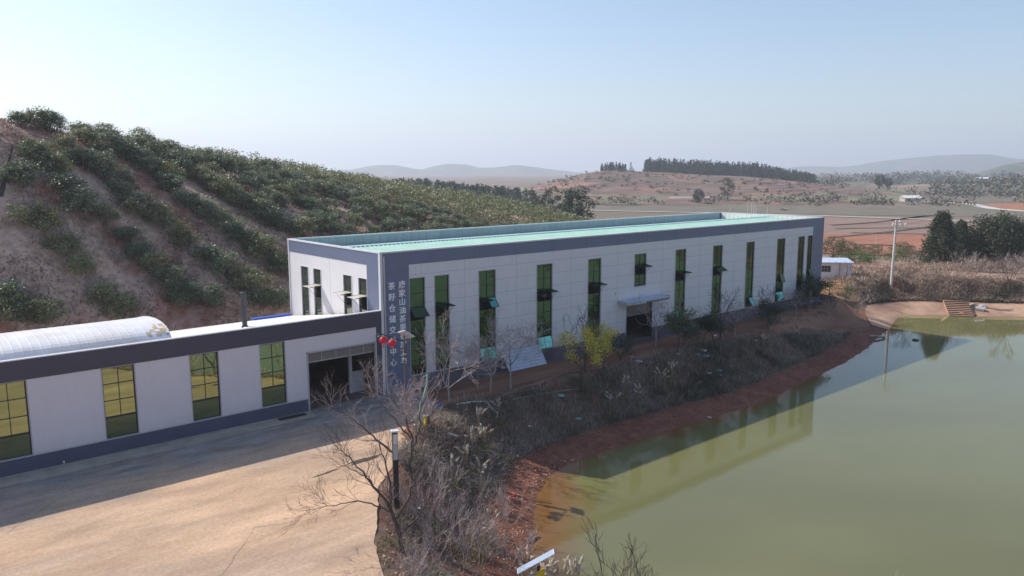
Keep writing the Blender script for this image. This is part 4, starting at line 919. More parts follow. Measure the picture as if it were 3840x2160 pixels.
# --- leafy roadside trees
yg = make_leafy(21, 4.1, MT['leaf_yg'], 2600, 0.13, 'yellow_tree', lean=(0.1, 0.0), sig=0.22, nlimb=4, openup=0.6)
p = at(2178, 1440); place(yg, p, 0.4, 1.0, 'bright yellow green tree beside the dirt road with its trunk on the bank')
p = at(2266, 1395); place(yg, p, 2.6, 0.92, 'yellow green tree with a bare lower trunk just behind the brightest one')
dkt = make_leafy(22, 3.4, MT['leaf_dk'], 3000, 0.16, 'green_tree', sig=0.25, openup=0.9); dk2 = make_leafy(23, 3.8, MT['leaf_g'], 1500, 0.15, 'green_tree', sig=0.24, openup=0.5)
bsh = make_leafy(24, 1.9, MT['leaf_dk'], 900, 0.14, 'green_bush', sig=0.22, openup=1.3, trunk=0.12, cat='bush')
for px, py, pr_o, sc, lb in [(2326, 1352, bsh, 1.1, 'low dark green bush right of the yellow green trees'), (2565, 1312, dk2, 0.95, 'green tree with yellowish tips right of the forked bare tree'),
    (2545, 1300, dkt, 0.9, 'dark green tree right of the side door'), (2672, 1290, dkt, 0.85, 'dark leafy tree with two thin stems by the road'), (2640, 1282, dkt, 0.7, 'dark round tree against the plinth'),
    (2880, 1238, dkt, 0.9, 'dark spreading tree on the road edge below the far windows'), (3055, 1160, dkt, 1.15, 'dense dark tree in front of the far corner'), (3025, 1165, dkt, 0.9, 'dark tree just left of the far corner'),
    (3110, 1120, dk2, 0.62, 'small olive tree at the far corner of the warehouse'), (3170, 1150, dk2, 0.72, 'green tree standing right of the sandy clearing')]:
    p = at(px, py); place(pr_o, p, px*0.11, sc, lb, 'leafy trees along the dirt road')
# --- foreground bare trees at the yard edge
def make_guided(seed, limbs, r0, bark, twig, tl=0.9, dens=2.2, tw=.42, mx=5):
    """bare tree whose main limbs follow given paths (right, up, depth in metres)"""
    rng = np.random.RandomState(seed); e = empty('bare_tree', cat='bare tree'); main = []; out = []; tips = []
    ex = np.array([math.cos(YAW), -math.sin(YAW), 0]); ey = np.array([math.sin(YAW), math.cos(YAW), 0]); ez = np.array([0, 0, 1.])
    for pts, ra, rb, st in limbs:
        P = np.array([ex*a+ez*b_+ey*c for a, b_, c in pts]); s_ = np.r_[0, np.cumsum(np.linalg.norm(np.diff(P, axis=0), axis=1))]; n = max(6, int(s_[-1]/.22)); t = np.linspace(0, s_[-1], n)
        Q = np.stack([np.interp(t, s_, P[:, k]) for k in range(3)], -1); Q[1:-1] += rng.normal(0, .035, (n-2, 3)); rr = np.linspace(ra, rb, n)
        for k in range(n-1):
            main.append((tuple(Q[k]), tuple(Q[k+1]), rr[k], rr[k+1])); f = k/(n-1)
            if f >= st:
                d = Q[k+1]-Q[k]; d /= np.linalg.norm(d)
                for _ in range(rng.poisson(dens*.42)):
                    a = rng.normal(0, 1, 3); a -= a@d*d; a /= np.linalg.norm(a); sp = rng.uniform(.45, .95)
                    grow(rng, Q[k+1], d*math.cos(sp)+a*math.sin(sp), tl*rng.uniform(.6, 1.1), rr[k]*.45, 3, mx, out, tips, .55, .08, 2, .16)
        d = Q[-1]-Q[-2]; d /= np.linalg.norm(d)
        for _ in range(2): grow(rng, Q[-1], d+rng.normal(0, .3, 3), tl*.9, rb*.7, 3, mx, out, tips, .5, .08, 2, .16)
    t_ = link('trunk', seg_mesh('trunk', main, MT[bark], 6), e); c_ = link('crown', seg_mesh('crown', [(q[0], q[1], max(min(q[2], .02), .012*tw), max(min(q[3], .018), .009*tw)) for q in out], MT[twig], 3), e)
    PARTS[e.name] = [t_, c_]; return e
fg1 = make_guided(31, [([(.1, -.3, 0), (-.1, .7, 0), (-.42, 1.75, 0)], .105, .075, 2), ([(-.42, 1.75, 0), (-.75, 2.3, .1), (-1.35, 3.1, .2), (-2.3, 4.1, .3)], .065, .015, .2),
    ([(-.42, 1.75, 0), (-1.0, 2.2, -.3), (-1.7, 2.45, -.5), (-2.6, 2.4, -.8), (-3.0, 2.35, -.9)], .035, .012, .35), ([(-.45, 1.8, 0), (-.5, 2.9, .4), (-.95, 4.5, .6)], .06, .015, .25),
    ([(-.3, 1.4, 0), (.3, 2.4, .2), (.6, 3.3, .4), (.95, 4.4, .5)], .055, .014, .3), ([(-.1, .8, 0), (.7, 1.7, -.5), (1.2, 2.7, -.8)], .045, .012, .3), ([(-.7, 2.3, 0), (-1.5, 2.9, .8), (-2.4, 3.2, 1.2)], .04, .012, .2)], .13, 'bark', 'twigdark')
fg2 = make_guided(33, [([(.1, -.3, 0), (-.1, .5, 0), (-.3, 1.1, 0)], .10, .08, 2), ([(-.3, 1.1, 0), (-1.2, 2.0, 0), (-2.2, 2.8, .2), (-3.3, 3.7, .3), (-4.0, 4.1, .3)], .07, .014, .35),
    ([(-.3, 1.1, 0), (-.1, 2.4, .2), (-.5, 3.6, .3), (-1.5, 5.0, .4)], .065, .014, .35), ([(-.1, 2.0, 0), (.3, 3.4, -.2), (.35, 4.9, -.3)], .05, .014, .3), ([(-.2, 2.6, 0), (-1.2, 3.6, .5), (-2.2, 4.9, .6)], .045, .012, .3)], .1, 'bark', 'twig')
fg3 = make_bare(35, 4.2, 5, .5, 0.6, 0.15, kids=2, nlimb=4, bark='barkgrey', twig='twig', r=0.075, openup=0.9, up=0.05)[0]
place(fg1, at(1512, 2075), 0.0, 1.0, 'large bare tree leaning left over the yard edge in the foreground', 'bare trees at the yard edge')
place(fg2, at(1560, 1835), 0.0, 1.0, 'bare tree with reddish twigs behind the black post', 'bare trees at the yard edge')
place(fg3, at(1560, 1640), 0.6, 0.9, 'small pale bare tree at the foot of the lantern pole', 'bare trees at the yard edge')
# --- scrub saplings on the near bank and twigs rising from below the picture
sap = [make_bare(50+k, 3.0, 4, .5, 0.42, 0.18, kids=2, nlimb=3, bark='barkgrey', twig='twig', r=0.028, openup=0.5, up=0.14, name='bare_sapling')[0] for k in range(4)]
rng = np.random.RandomState(5); n = 0
for px, py in [(1640, 1960), (1700, 2040), (1760, 1960), (1800, 1880), (1640, 2120), (1740, 2150), (1850, 2110), (1900, 2160), (1700, 1820), (1830, 1780), (1600, 2000), (1580, 2130), (1900, 1990), (1880, 1900), (1950, 2170), (1790, 2170), (1660, 1880), (1720, 1910), (1610, 2180), (1840, 2040), (1560, 1930), (1770, 2060)]:
    n += 1; p = at(px, py+30); place(sap[rng.randint(4)], p, rng.uniform(0, 6.3), rng.uniform(0.55, 1.15), 'grey leafless sapling in the weedy bank between yard and pond', 'leafless saplings on the near bank')
TWG = make_bare(71, 4.2, 4, .55, 0.42, 0.3, kids=2, nlimb=4, twig='twigdark', bark='bark', r=0.05, up=.12, openup=.6, name='bare_sapling')[0]
for px, py, sc, lb in [(2340, 2330, 1.9, 'dark bare branches reaching up from the bottom edge over the water'), (2440, 2300, 1.3, 'short bare branches at the bottom edge right of the tallest ones'), (3330, 2320, 1.1, 'thin bare twigs at the bottom right over the water'), (2960, 2300, .8, 'faint reddish twigs at the bottom edge centre right')]:
    pp = G(px, py, -2.2); place(TWG if sc > 1.2 else sap[1], (pp[0], pp[1], -3.9), px, sc*(0.72 if sc > 1.2 else 1.1), lb)

# --- conifers and trees on the right
def make_conifer(seed, H, Rr, n, size, m, name='conifer', lumps=5):
    rng = np.random.RandomState(seed); e = empty(name, cat='conifer')
    C = []
    for k in range(int(n/26)):
        u = rng.rand()**0.85; t = rng.uniform(0, 6.28); rad = Rr*(1-u)**0.62*(0.55+0.5*rng.rand())*(1+0.18*math.sin(lumps*t+seed+5*u)); C.append((rad*math.cos(t), rad*math.sin(t), 0.25+H*u*0.97))
    P = clump_pts(rng, C, n, 0.06*Rr+0.14, 1.0)
    t_ = link('trunk', seg_mesh('trunk', [((0, 0, -0.3), (0, 0, H*0.9), H*0.025, 0.02)], MT['bark'], 6), e); c_ = link('crown', leaf_mesh('crown', P, size, m, rng, flat=0.1), e)
    PARTS[e.name] = [t_, c_]; return e
def make_round(seed, H, Rr, n, size, m, trunk=0.25, name='round_tree', squash=1.0, cat='tree'):
    rng = np.random.RandomState(seed); e = empty(name, cat=cat); C = []
    for k in range(max(16, int(n/40))):
        v = rng.normal(0, 1, 3); v /= np.linalg.norm(v); rr2 = rng.uniform(0.6, 1.0)*(1+0.15*math.sin(4*math.atan2(v[1], v[0])+seed)); hc = H*(1-trunk)/2
        C.append((v[0]*Rr*rr2, v[1]*Rr*rr2, H*trunk+hc+v[2]*hc*rr2*squash))
    P = clump_pts(rng, C, n, 0.12*Rr, .9)
    t_ = link('trunk', seg_mesh('trunk', [((0, 0, -0.3), (0, 0, H*0.55), H*0.03, H*0.015)]+[((0, 0, H*0.3), tuple(np.array(C[k])*[.8, .8, .9]), H*0.012, 0.02) for k in range(5)], MT['bark'], 5), e)
    c_ = link('crown', leaf_mesh('crown', P, size, m, rng), e); PARTS[e.name] = [t_, c_]; return e
def stand(x, y, base_px):   # ground point straight below a picture column at a given base row
    return at(x*DD, base_px*DD)
c1 = make_conifer(61, 8.6, 3.1, 14000, 0.32, MT['conifer']); c2 = make_round(62, 8.4, 4.1, 20000, 0.34, MT['conifer'], 0.04, 'broad_evergreen'); 
g_ = lambda x, y, z: tuple(float(v) for v in G(x*DD, y*DD, z))
def onground(x, y, z=0.0): return GD(x, y)
place(c1, onground(2362, 676, -0.6), 0, 1.0, 'tall dark pointed conifer behind the dry bank, leftmost of the evergreens')
place(c1, onground(2410, 664, -0.6), 2.0, (0.75, 0.75, 0.84), 'shorter dark conifer leaning against the pointed one')
place(c2, onground(2505, 668, -0.6), 0, 1.05, 'broad dark evergreen tree at the right, the widest of the evergreens')
place(c2, onground(2575, 655, -0.6), 2, (0.8, 0.8, 0.8), 'dark evergreen cut by the right edge of the picture')
place(c2, onground(2455, 660, -0.6), 4, (0.45, 0.45, 0.66), 'narrow evergreen between the pointed conifer and the broad one')
ol = make_round(63, 3.6, 2.6, 2600, 0.24, mat('olive_shrub_leaf', (0.15, 0.14, 0.075), 0.7, 0.2, var=.3, scale=1, island=.45, trans=.2), 0.02, 'olive_shrub', cat='shrub')
gs = make_round(64, 2.4, 2.4, 1800, 0.22, MT['gweed'], 0.0, 'green_shrub', cat='shrub')
for i, (x, y, pr_o, sc) in enumerate([(2095, 652, ol, 1.05), (2130, 648, ol, .85), (2150, 662, gs, .9), (2185, 660, gs, .8), (2200, 640, ol, .55), (2250, 655, gs, .95), (2270, 640, ol, .7), (2290, 662, ol, .7), (2165, 640, ol, .5)]):
    place(pr_o, onground(x, y, -0.8), i*1.3, sc, 'bushy green brown shrub beyond the end of the warehouse', 'shrubs beyond the warehouse end')
# distant trees
rt = make_round(65, 11.5, 4.0, 5200, 0.5, MT['farleaf'], 0.12); loose = make_round(66, 9.5, 3.0, 1500, 0.5, mat('pale_far_leaf', (0.13, 0.145, 0.10), .7, .2, var=.3, scale=.3, island=.4, trans=.2), 0.2, 'loose_tree')
def far_place(proto, xd, yd_base, R, sc, lb, zz=None, grp=None):
    p = RG(xd*DD, yd_base*DD, R); place(proto, (float(p[0]), float(p[1]), float(p[2]) if zz is None else zz), R*0.37, sc, lb, grp)
def far_top(proto, Hh, xd, yd_top, R, sc, lb, grp=None):
    p = RG(xd*DD, yd_top*DD, R); place(proto, (float(p[0]), float(p[1]), float(p[2])-Hh*sc), R*0.37, sc, lb, grp)
far_top(rt, 11.5, 1445, 466, 168, 0.98, 'dense round dark green tree beyond the hill foot above the green roof')
far_top(loose, 9.5, 1385, 469, 205, 1.15, 'loose pale crowned tree left of the round dark tree')
far_top(loose, 9.5, 1340, 480, 215, 1.0, 'greyish tree at the right end of the tree line behind the hill')
far_top(loose, 9.5, 1832, 447, 420, 1.25, 'tall dark slender tree in front of the terraced hill')
far_top(rt, 11.5, 1758, 473, 400, 0.7, 'dark tree clump left of the slender tall tree')
far_top(rt, 11.5, 2215, 437, 620, 0.95, 'dark tree standing alone on the plain at the right')
far_top(rt, 11.5, 2235, 445, 630, 0.75, 'smaller dark tree beside the lone one on the plain')
# wooded line beyond the left hill, pine forest on the terraced hill: far-off masses
def wood(name, items, m, size, lb, cat):
    rng = np.random.RandomState(len(items)); Ps = []; S = []
    for x, y, z0, h, r, n in items:
        u = rng.rand(n); t = rng.uniform(0, 6.28, n); sh = (1-u)**0.7 if h > 2.6*r else np.sqrt(np.clip(1-(2*u-0.9)**2*0.8, 0.05, 1)); rad = r*np.sqrt(rng.rand(n))*sh
        Ps.append(np.stack([x+rad*np.cos(t), y+rad*np.sin(t), z0+h*(0.12+0.9*u)], 1)+rng.normal(0, r*0.12, (n, 3))); S.append(((x, y, z0-1), (x, y, z0+h*0.8), 0.2, 0.1))
    V = leaf_mesh(name, np.concatenate(Ps), size, m, rng); return tag(link(name, V), lb, cat, kind='stuff')
items = []; rng = np.random.RandomState(8)
for k in range(150):
    xd = rng.uniform(985, 1345); R = rng.uniform(300, 400); ytop = np.interp(xd, [985, 1010, 1060, 1130, 1200, 1260, 1330, 1400], [452, 450, 452, 460, 465, 470, 474, 487])+rng.uniform(-1.5, 9)
    p = RG(xd*DD, ytop*DD, R); h = rng.uniform(8, 12); items.append((p[0], p[1], p[2]-h, h, rng.uniform(2, 3.4), 170))
wood('wooded_line', items, MT['farleaf'], 1.1, 'hazy line of trees beyond the planted hill', 'woodland')
items = []
for k in range(900):
    xd = rng.uniform(1622, 2048); R = rng.uniform(648, 740); yb = np.interp(xd, [1620, 1700, 1800, 1900, 1980, 2050], [433, 436, 441, 447, 456, 463]); p = RG(xd*DD, yb*DD, 640); q = RG(xd*DD, yb*DD, R)
    zg = TVz(q[0], q[1]); h = rng.uniform(9, 13.5)*np.interp(xd, [1620, 1900, 2048], [1, .95, .65]); items.append((q[0], q[1], max(zg, p[2]-6)-1, h, rng.uniform(2.2, 3.2), 80))
for k in range(40):
    xd = rng.choice([rng.uniform(1508, 1560), rng.uniform(1560, 1600)], p=[.8, .2]); q = RG(xd*DD, 430*DD, 650); items.append((q[0], q[1], TVz(q[0], q[1])-1, rng.uniform(4, 8), 1.6, 60))
wood('pine_forest', items, mat('pine_leaf', (0.04, 0.06, 0.035), 0.7, 0.2, var=.35, scale=.2, island=.4), 1.25, 'dark pine forest along the top of the terraced hill', 'forest')
items = []                                        # shrubs on the terraced hill
for k in range(420):
    i = rng.randint(30, 380); j = rng.randint(25, 72); v = TV[i, j]
    if vnoise(v[0], v[1], 25, 5) < .45: continue
    items.append((v[0]+rng.uniform(-3, 3), v[1]+rng.uniform(-3, 3), v[2]-.3, rng.uniform(.8, 2.2), rng.uniform(1, 2.6), 26))
wood('hillside_shrubs', items, mat('hill_shrub', (0.12, 0.10, 0.07), 0.8, 0.1, var=.4, scale=.1, island=.4), 0.9, 'dark low shrubs dotting the terraced hill', 'shrubs')
items = []
for k in range(1000):
    V_ = RV1 if k % 2 else RV2; i = rng.randint(6, 154); j = rng.randint(3, 15); v = V_[i, j]
    if vnoise(v[0], v[1], 90, 5) < (.35 if k % 2 else .5): continue
    items.append((v[0]+rng.uniform(-9, 9), v[1]+rng.uniform(-9, 9), v[2]-1, rng.uniform(3, 8), rng.uniform(4, 9), 24))
wood('rise_woodland', items, mat('rise_leaf', (0.12, 0.125, 0.09), 0.8, 0.1, var=.4, scale=.05, island=.4), 2.6, 'hazy woodland covering the low rises at the right', 'woodland')
items = []                                        # hedges and shrubs dotted over the plain
for k in range(520):
    xd = rng.uniform(1480, 2620); yd = rng.choice([rng.uniform(466, 500), rng.uniform(505, 516), rng.uniform(448, 470)], p=[.5, .2, .3])
    if xd < 2050 and yd < 478: continue
    if rng.rand() > 1.6*vnoise(np.array(xd), np.array(yd)*6, 60, 3)**1.5: continue
    p = G(xd*DD, max(yd, 462)*DD, -1.5)
    if np.hypot(p[0]-CAM[0], p[1]-CAM[1]) > 1000: continue
    items.append((p[0], p[1], -2.2+0*p[2], rng.uniform(2, 5), rng.uniform(3, 7), 40))
wood('plain_thickets', items, mat('thicket_leaf', (0.15, 0.13, 0.095), 0.8, 0.1, var=.4, scale=.1, island=.4), 1.5, 'low thickets scattered over the hazy plain', 'thicket')

# ---------------------------------------------------------------- grass, weeds and scrub (uncountable ground cover)
def scatter(n, x0, x1, y0, y1, keepf, rng):
    x = rng.uniform(x0, x1, n); y = rng.uniform(y0, y1, n); k = keepf(x, y) > rng.rand(n); x, y = x[k], y[k]; return np.stack([x, y, T(x, y)-0.03], -1)
rng = np.random.RandomState(12)
bank = lambda x, y: (pdist(x, y) > 2.5)*(pdist(x, y) < 7.2)*(y < -3.5)*(x > -6)*(x < 62)*(0.25+0.75*sm((fbm(x, y, 2.0, 5)-0.35)/0.2))*(~((y > -4.9)&(x > 1)))
P = scatter(190000, -6, 62, -16, -3, lambda x, y: bank(x, y)*(y > -12), rng)
tag(link('bank_grass', blade_mesh('bank_grass', P, 0.66, 0.018, MT['drydk'], rng, 0.5, 0.25)), 'dull dry grass and weeds covering the shaded pond bank', 'grass', kind='stuff')
def yardside(x, y):
    ex = np.interp(y, [p[1] for p in edge], [p[0] for p in edge]); return (x > ex-0.1+0.35*vnoise(x, y, .8, 2))
near = lambda x, y: (1-0.97*np.exp(-(((x+0.4)/2.4)**2+((y+8.6)/1.9)**2)**2))*(pdist(x, y) > 2.2)*yardside(x, y)*(y < -7.5)*(0.15+0.85*sm((fbm(x, y, 2.2, 6)-0.36)/0.18))
P = scatter(60000, -17, 2, -30, -7.5, lambda x, y: near(x, y)*(0.1+0.9*sm((fbm(x, y, 1.4, 26)-0.42)/0.12)), rng)
tag(link('near_bank_grass', blade_mesh('near_bank_grass', P, 0.38, 0.012, MT['dry'], rng, 0.6, 0.25)), 'tangle of dry straw grass on the sunlit near bank', 'grass', kind='stuff')
P = scatter(26000, -17, 1.5, -30, -7.5, lambda x, y: near(x, y)*sm((fbm(x, y, 1.6, 16)-0.48)/0.1), rng)
tag(link('green_weeds', blade_mesh('green_weeds', P, 0.35, 0.016, MT['gweed'], rng, 0.7, 0.2)), 'green weeds among the dry grass along the yard edge', 'weeds', kind='stuff')
# grey twiggy undergrowth of the near bank
segs = []
C = scatter(620, -16.5, 1.0, -30, -8.0, lambda x, y: near(x, y)*sm((fbm(x, y, 2.5, 31)-0.36)/0.1), rng)
for c in C:
    h = rng.uniform(0.5, 1.5)
    for k in range(rng.randint(3, 7)):
        d = rng.normal(0, 0.35, 2); q = c+np.array([d[0]*h, d[1]*h, h]); m_ = c+(q-c)*0.5+np.array([0, 0, .08]); segs += [(tuple(c), tuple(m_), .008, .006), (tuple(m_), tuple(q), .006, .004)]
        for j in range(4):
            e0 = c+(q-c)*rng.uniform(.4, .95); e1 = e0+np.array([*rng.normal(0, .18, 2), rng.uniform(.05, .3)])*h*.8; segs.append((tuple(e0), tuple(e1), .005, .003))
tag(link('twiggy_undergrowth', seg_mesh('twiggy_undergrowth', segs, MT['twig'], 3)), 'grey twiggy undergrowth matting the near bank', 'undergrowth', kind='stuff')
segs = []
C = scatter(700, -4, 62, -12, -4.0, lambda x, y: bank(x, y)*0.8, rng)
for c in C:
    h = rng.uniform(0.4, 1.1)
    for k in range(rng.randint(3, 6)):
        d = rng.normal(0, 0.4, 2); q = c+np.array([d[0]*h, d[1]*h, h]); segs.append((tuple(c), tuple(q), .010, .005))
        for j in range(3):
            e0 = c+(q-c)*rng.uniform(.4, .95); e1 = e0+np.array([*rng.normal(0, .2, 2), rng.uniform(.05, .3)])*h*.8; segs.append((tuple(e0), tuple(e1), .007, .004))
tag(link('bank_undergrowth', seg_mesh('bank_undergrowth', segs, MT['twig'], 3)), 'brown stalks standing in the shaded pond bank', 'undergrowth', kind='stuff')
# fallen leaves and clods on the red near shore
P = scatter(7000, -9, 6.5, -26, -8, lambda x, y: (pdist(x, y) > 0.1)*(pdist(x, y) < 3.4)*(x < 7)*yardside(x, y)*0.9, rng); P[:, 2] += 0.05
tag(link('fallen_leaves', leaf_mesh('fallen_leaves', P, 0.11, MT['deadleaf'], rng, flat=1.5, asp=.8)), 'brown fallen leaves and clods strewn on the red near shore', 'leaves', kind='stuff')
P = scatter(9000, 2, 66, -13, -2, lambda x, y: (pdist(x, y) > -0.1)*(pdist(x, y) < 3.0)*(fbm(x, y, 2, 41) > .5), rng); P[:, 2] += 0.04
tag(link('shore_clods', leaf_mesh('shore_clods', P, 0.16, MT['clod'], rng, flat=.6, asp=.8)), 'small red clods strewn along the shaded red shore', 'clods', kind='stuff')
P = scatter(6000, -16, 1, -28, -8, lambda x, y: near(x, y)*0.5, rng); P[:, 2] += 0.08
tag(link('dead_leaf_litter', leaf_mesh('dead_leaf_litter', P, 0.12, MT['deadleaf'], rng, flat=0.5, asp=.8)), 'dead brown leaves scattered through the near bank', 'leaves', kind='stuff')
P = scatter(2500, -4, 4, -12, -6, lambda x, y: np.exp(-(((x+0.5)/2.6)**2+((y+9)/1.8)**2)), rng); P[:, 2] += 0.06
tag(link('mound_leaves', leaf_mesh('mound_leaves', P, 0.17, MT['deadleaf'], rng, flat=1.0, asp=.8)), 'pinkish brown dead leaves heaped around the red earth mound', 'leaves', kind='stuff')
# dry grass on the hill
P = scatter(200000, -34, 70, 15.5, 60, lambda x, y: (hill(x, y) > 0.3)*(0.12+0.88*sm((fbm(x, y, 4, 1)-0.40)/0.15))*np.where(x < 20, 1, 0.5)*np.clip(1.6-np.hypot(x+26, y+44)/110, .15, 1), rng)
tag(link('hill_dry_grass', blade_mesh('hill_dry_grass', P, 0.45, 0.05, MT['dry'], rng, 0.9, 0.35)), 'bleached dry grass between the rows of bushes on the hill', 'grass', kind='stuff')
# scrub banks on the right
def ribbon_pts(px, z0, wd, n, rng):
    c = np.array([GD(x, y)[:2] for x, y in px]); s = np.r_[0, np.cumsum(np.hypot(*np.diff(c, axis=0).T))]; t = rng.uniform(0, s[-1], n)
    x = np.interp(t, s, c[:, 0])+rng.normal(0, wd, n); y = np.interp(t, s, c[:, 1])+rng.normal(0, wd, n); k = pdist(x, y) > 3.7; x, y = x[k], y[k]; return np.stack([x, y, T(x, y)], -1)
P = ribbon_pts([(2140, 712), (2250, 712), (2400, 716), (2640, 722)], -0.4, 1.5, 26000, rng)
def lump(P, h, rng, s=1.1):
    n_ = vnoise(P[:, 0], P[:, 1], s, 3); P = P.copy(); P[:, 2] += h*n_*rng.rand(len(P)); return P
tag(link('scrub_bank', blade_mesh('scrub_bank', lump(P, 1.0, rng), 0.5, 0.03, MT['scrub'], rng, 0.7, 0.3)), 'brown dry scrub bank behind the pond track at the right', 'scrub', kind='stuff')
P = ribbon_pts([(2170, 752), (2260, 757), (2400, 762), (2640, 764)], -0.6, 1.1, 26000, rng)
tag(link('berm_scrub', blade_mesh('berm_scrub', lump(P, 0.7, rng), 0.5, 0.03, MT['scrub'], rng, 0.7, 0.3)), 'dry grass and scrub on the berm above the concrete apron', 'scrub', kind='stuff')
P = ribbon_pts([(2120, 690), (2220, 690), (2300, 694)], -0.6, 3.0, 16000, rng)
tag(link('straw_grass', blade_mesh('straw_grass', lump(P, 0.8, rng), 0.5, 0.03, MT['dry'], rng, 0.7, 0.3)), 'straw coloured grass behind the utility pole', 'grass', kind='stuff')
P = np.concatenate([ribbon_pts([(2300, 688), (2440, 672), (2640, 672)], -0.7, 3.5, 15000, rng)])
tag(link('evergreen_understorey', blade_mesh('evergreen_understorey', lump(P, 1.8, rng, 2), 0.6, 0.03, MT['scrub'], rng, 0.6, 0.3)), 'grey brown understorey at the feet of the evergreens', 'scrub', kind='stuff')
segs = []
for i, (x, y) in enumerate([(2455, 690), (2490, 692), (2520, 686), (2548, 694), (2570, 688), (2420, 694), (2300, 690), (2150, 720), (2120, 722)]):
    p = onground(x, y, -0.5); place(bt[(i*2) % 5] if i % 2 else sap[i % 4], p, i, (0.62 if i % 2 else 1.15), 'bare grey tree in the scrub in front of the evergreens' if i < 7 else 'bare grey tree on the bank corner right of the clearing', 'bare trees in the scrub' if i < 7 else 'bare trees by the clearing')
P = ribbon_pts([(2222, 722), (2262, 727)], -0.3, .8, 1500, rng); P2 = ribbon_pts([(2175, 745), (2200, 755)], -0.3, .5, 700, rng)
P = np.concatenate([P, P2]); P[:, 2] += rng.rand(len(P))*0.5
o = tag(link('red_leaved_brambles', leaf_mesh('red_leaved_brambles', P, 0.18, MT['redleaf'], rng)), 'red leaved brambles around the foot of the utility pole', 'brambles', kind='stuff')

# pampas grass
def make_pampas(seed, H=1.6, np_=9, nb=160):
    rng = np.random.RandomState(seed); e = empty('pampas_grass', cat='ornamental grass')
    P = rng.normal(0, 0.16, (nb, 3)); P[:, 2] = 0; l = link('leaves', blade_mesh('leaves', P, H*0.62, 0.012, MT['reed'], rng, 0.55, 0.35), e)
    b = MB()
    for k in range(np_):
        a = rng.uniform(0, 6.28); q = Vector((math.cos(a)*rng.uniform(.05, .5), math.sin(a)*rng.uniform(.05, .5), H*rng.uniform(.75, 1.05))); b.tube((0, 0, 0), tuple(q), .009, .007, MT['reed'], 4)
        d = Vector((q.x*1.2, q.y*1.2, 0.5)).normalized(); pl = 0.42*rng.uniform(.8, 1.2); rs_ = [.012, .05, .065, .05, .02, .004]; c = q.copy()
        for j in range(5):
            c2 = c+d*pl/5; b.tube(tuple(c), tuple(c2), rs_[j], rs_[j+1], MT['plume'], 6, caps=False); c = c2; d = (d+Vector((q.x*.25, q.y*.25, -.10))).normalized()
    pl_ = b.build('plumes', e, smooth=True); PARTS[e.name] = [l, pl_]; return e
pg = [make_pampas(s) for s in (1, 2, 3)]
k = 0
for px, py, lb in [(1775, 1720, 0), (1820, 1700, 0), (1750, 1790, 0), (1690, 1830, 0), (1800, 1840, 0), (1795, 1640, 0), (1840, 2055, 0), (1800, 2100, 0), (1870, 1600, 0),
    (2345, 1505, 1), (2480, 1470, 1), (2520, 1450, 1), (2390, 1535, 1), (2300, 1560, 1), (2860, 1330, 1),
    (2060, 2150, 2), (2110, 2155, 2), (2160, 2170, 2), (1975, 2120, 2), (2010, 2160, 2)]:
    p = at(px, py) if lb < 2 else None
    if lb == 2: g = G(px, py, -1.6); p = (float(g[0]), float(g[1]), -3.1)
    place(pg[k % 3], p, k*1.1, (0.95 if lb == 0 else (1.0 if lb == 1 else 1.15)), ['plumed pampas grass in the weeds between yard and pond', 'plumed pampas grass on the shaded bank below the warehouse', 'tall pampas plumes at the water edge by the near solar panel'][lb], ['pampas grass on the near bank', 'pampas grass on the shaded bank', 'pampas grass at the bottom edge'][lb]); k += 1

# ---------------------------------------------------------------- street furniture and small things
# lantern pole with solar panel
pp = (-2.42, -6.5); lp = empty('lamp_pole', (pp[0], pp[1], 0), label='brown solar street lamp pole with two red lanterns at the road entrance', cat='street lamp')
b = MB(); b.tube((0, 0, -0.1), (0, 0, 5.45), 0.065, 0.05, MT['rustpole'], 10); b.tube((0, 0, -0.05), (0, 0, 0.06), 0.16, 0.16, MT['rustpole'], 10); b.box(-.11, .11, -.10, -.05, 4.1, 5.0, MT['rustpole']); b.build('pole', lp)
b = MB(); b.tube((0, -0.02, 4.36), (0, -0.02, 4.42), 0.11, 0.11, MT['white'], 12); b.tube((0, -0.02, 4.08), (0, -0.02, 4.14), 0.11, 0.11, MT['white'], 12); b.build('clamp', lp)
b = MB(); b.tube((0.02, 0, 5.1), (-1.62, 0.12, 5.82), 0.035, 0.028, MT['steel'], 8); b.box(-1.75, -1.35, 0.05, 0.19, 5.70, 5.76, MT['steel']); b.build('arm', lp)
TM = Matrix.Translation((0.12, -0.05, 5.52)) @ Matrix.Rotation(R_(34), 4, 'Y') @ Matrix.Rotation(R_(-22), 4, 'X')
b = MB(); b.box(-.42, .42, -.30, .30, -.02, .02, MT['trim'], TM); b.box(-.39, .39, -.27, .27, .02, .026, MT['solar'], TM); b.build('solar_panel', lp)
def lantern(x, y, z, lb):
    e = empty('red_lantern', (x, y, z), label=lb, cat='lantern', group='red lanterns on the lamp pole')
    b = MB(); n = 14; b.lathe([(0.06, -.19), (0.13, -.17), (.20, -.10), (.235, 0), (.20, .10), (.13, .17), (.06, .19)], MT['lantern'], 16); b.build('shade', e, smooth=True)
    b = MB(); b.tube((0, 0, .19), (0, 0, .23), .07, .07, MT['gold'], 10); b.tube((0, 0, -.23), (0, 0, -.19), .07, .07, MT['gold'], 10); b.tube((0, 0, .23), (0, 0, .30), .006, .006, MT['dark'], 4); b.build('cap', e)
    b = MB(); b.tube((0, 0, -.23), (0, 0, -.42), .025, .035, MT['lantern'], 6); b.build('tassel', e); return e
lantern(pp[0]-1.33, pp[1]+.1, 5.38, 'red round lantern at the tip of the pole arm, the left one'); lantern(pp[0]-0.78, pp[1]+.06, 5.14, 'red round lantern nearer the pole, the right one')
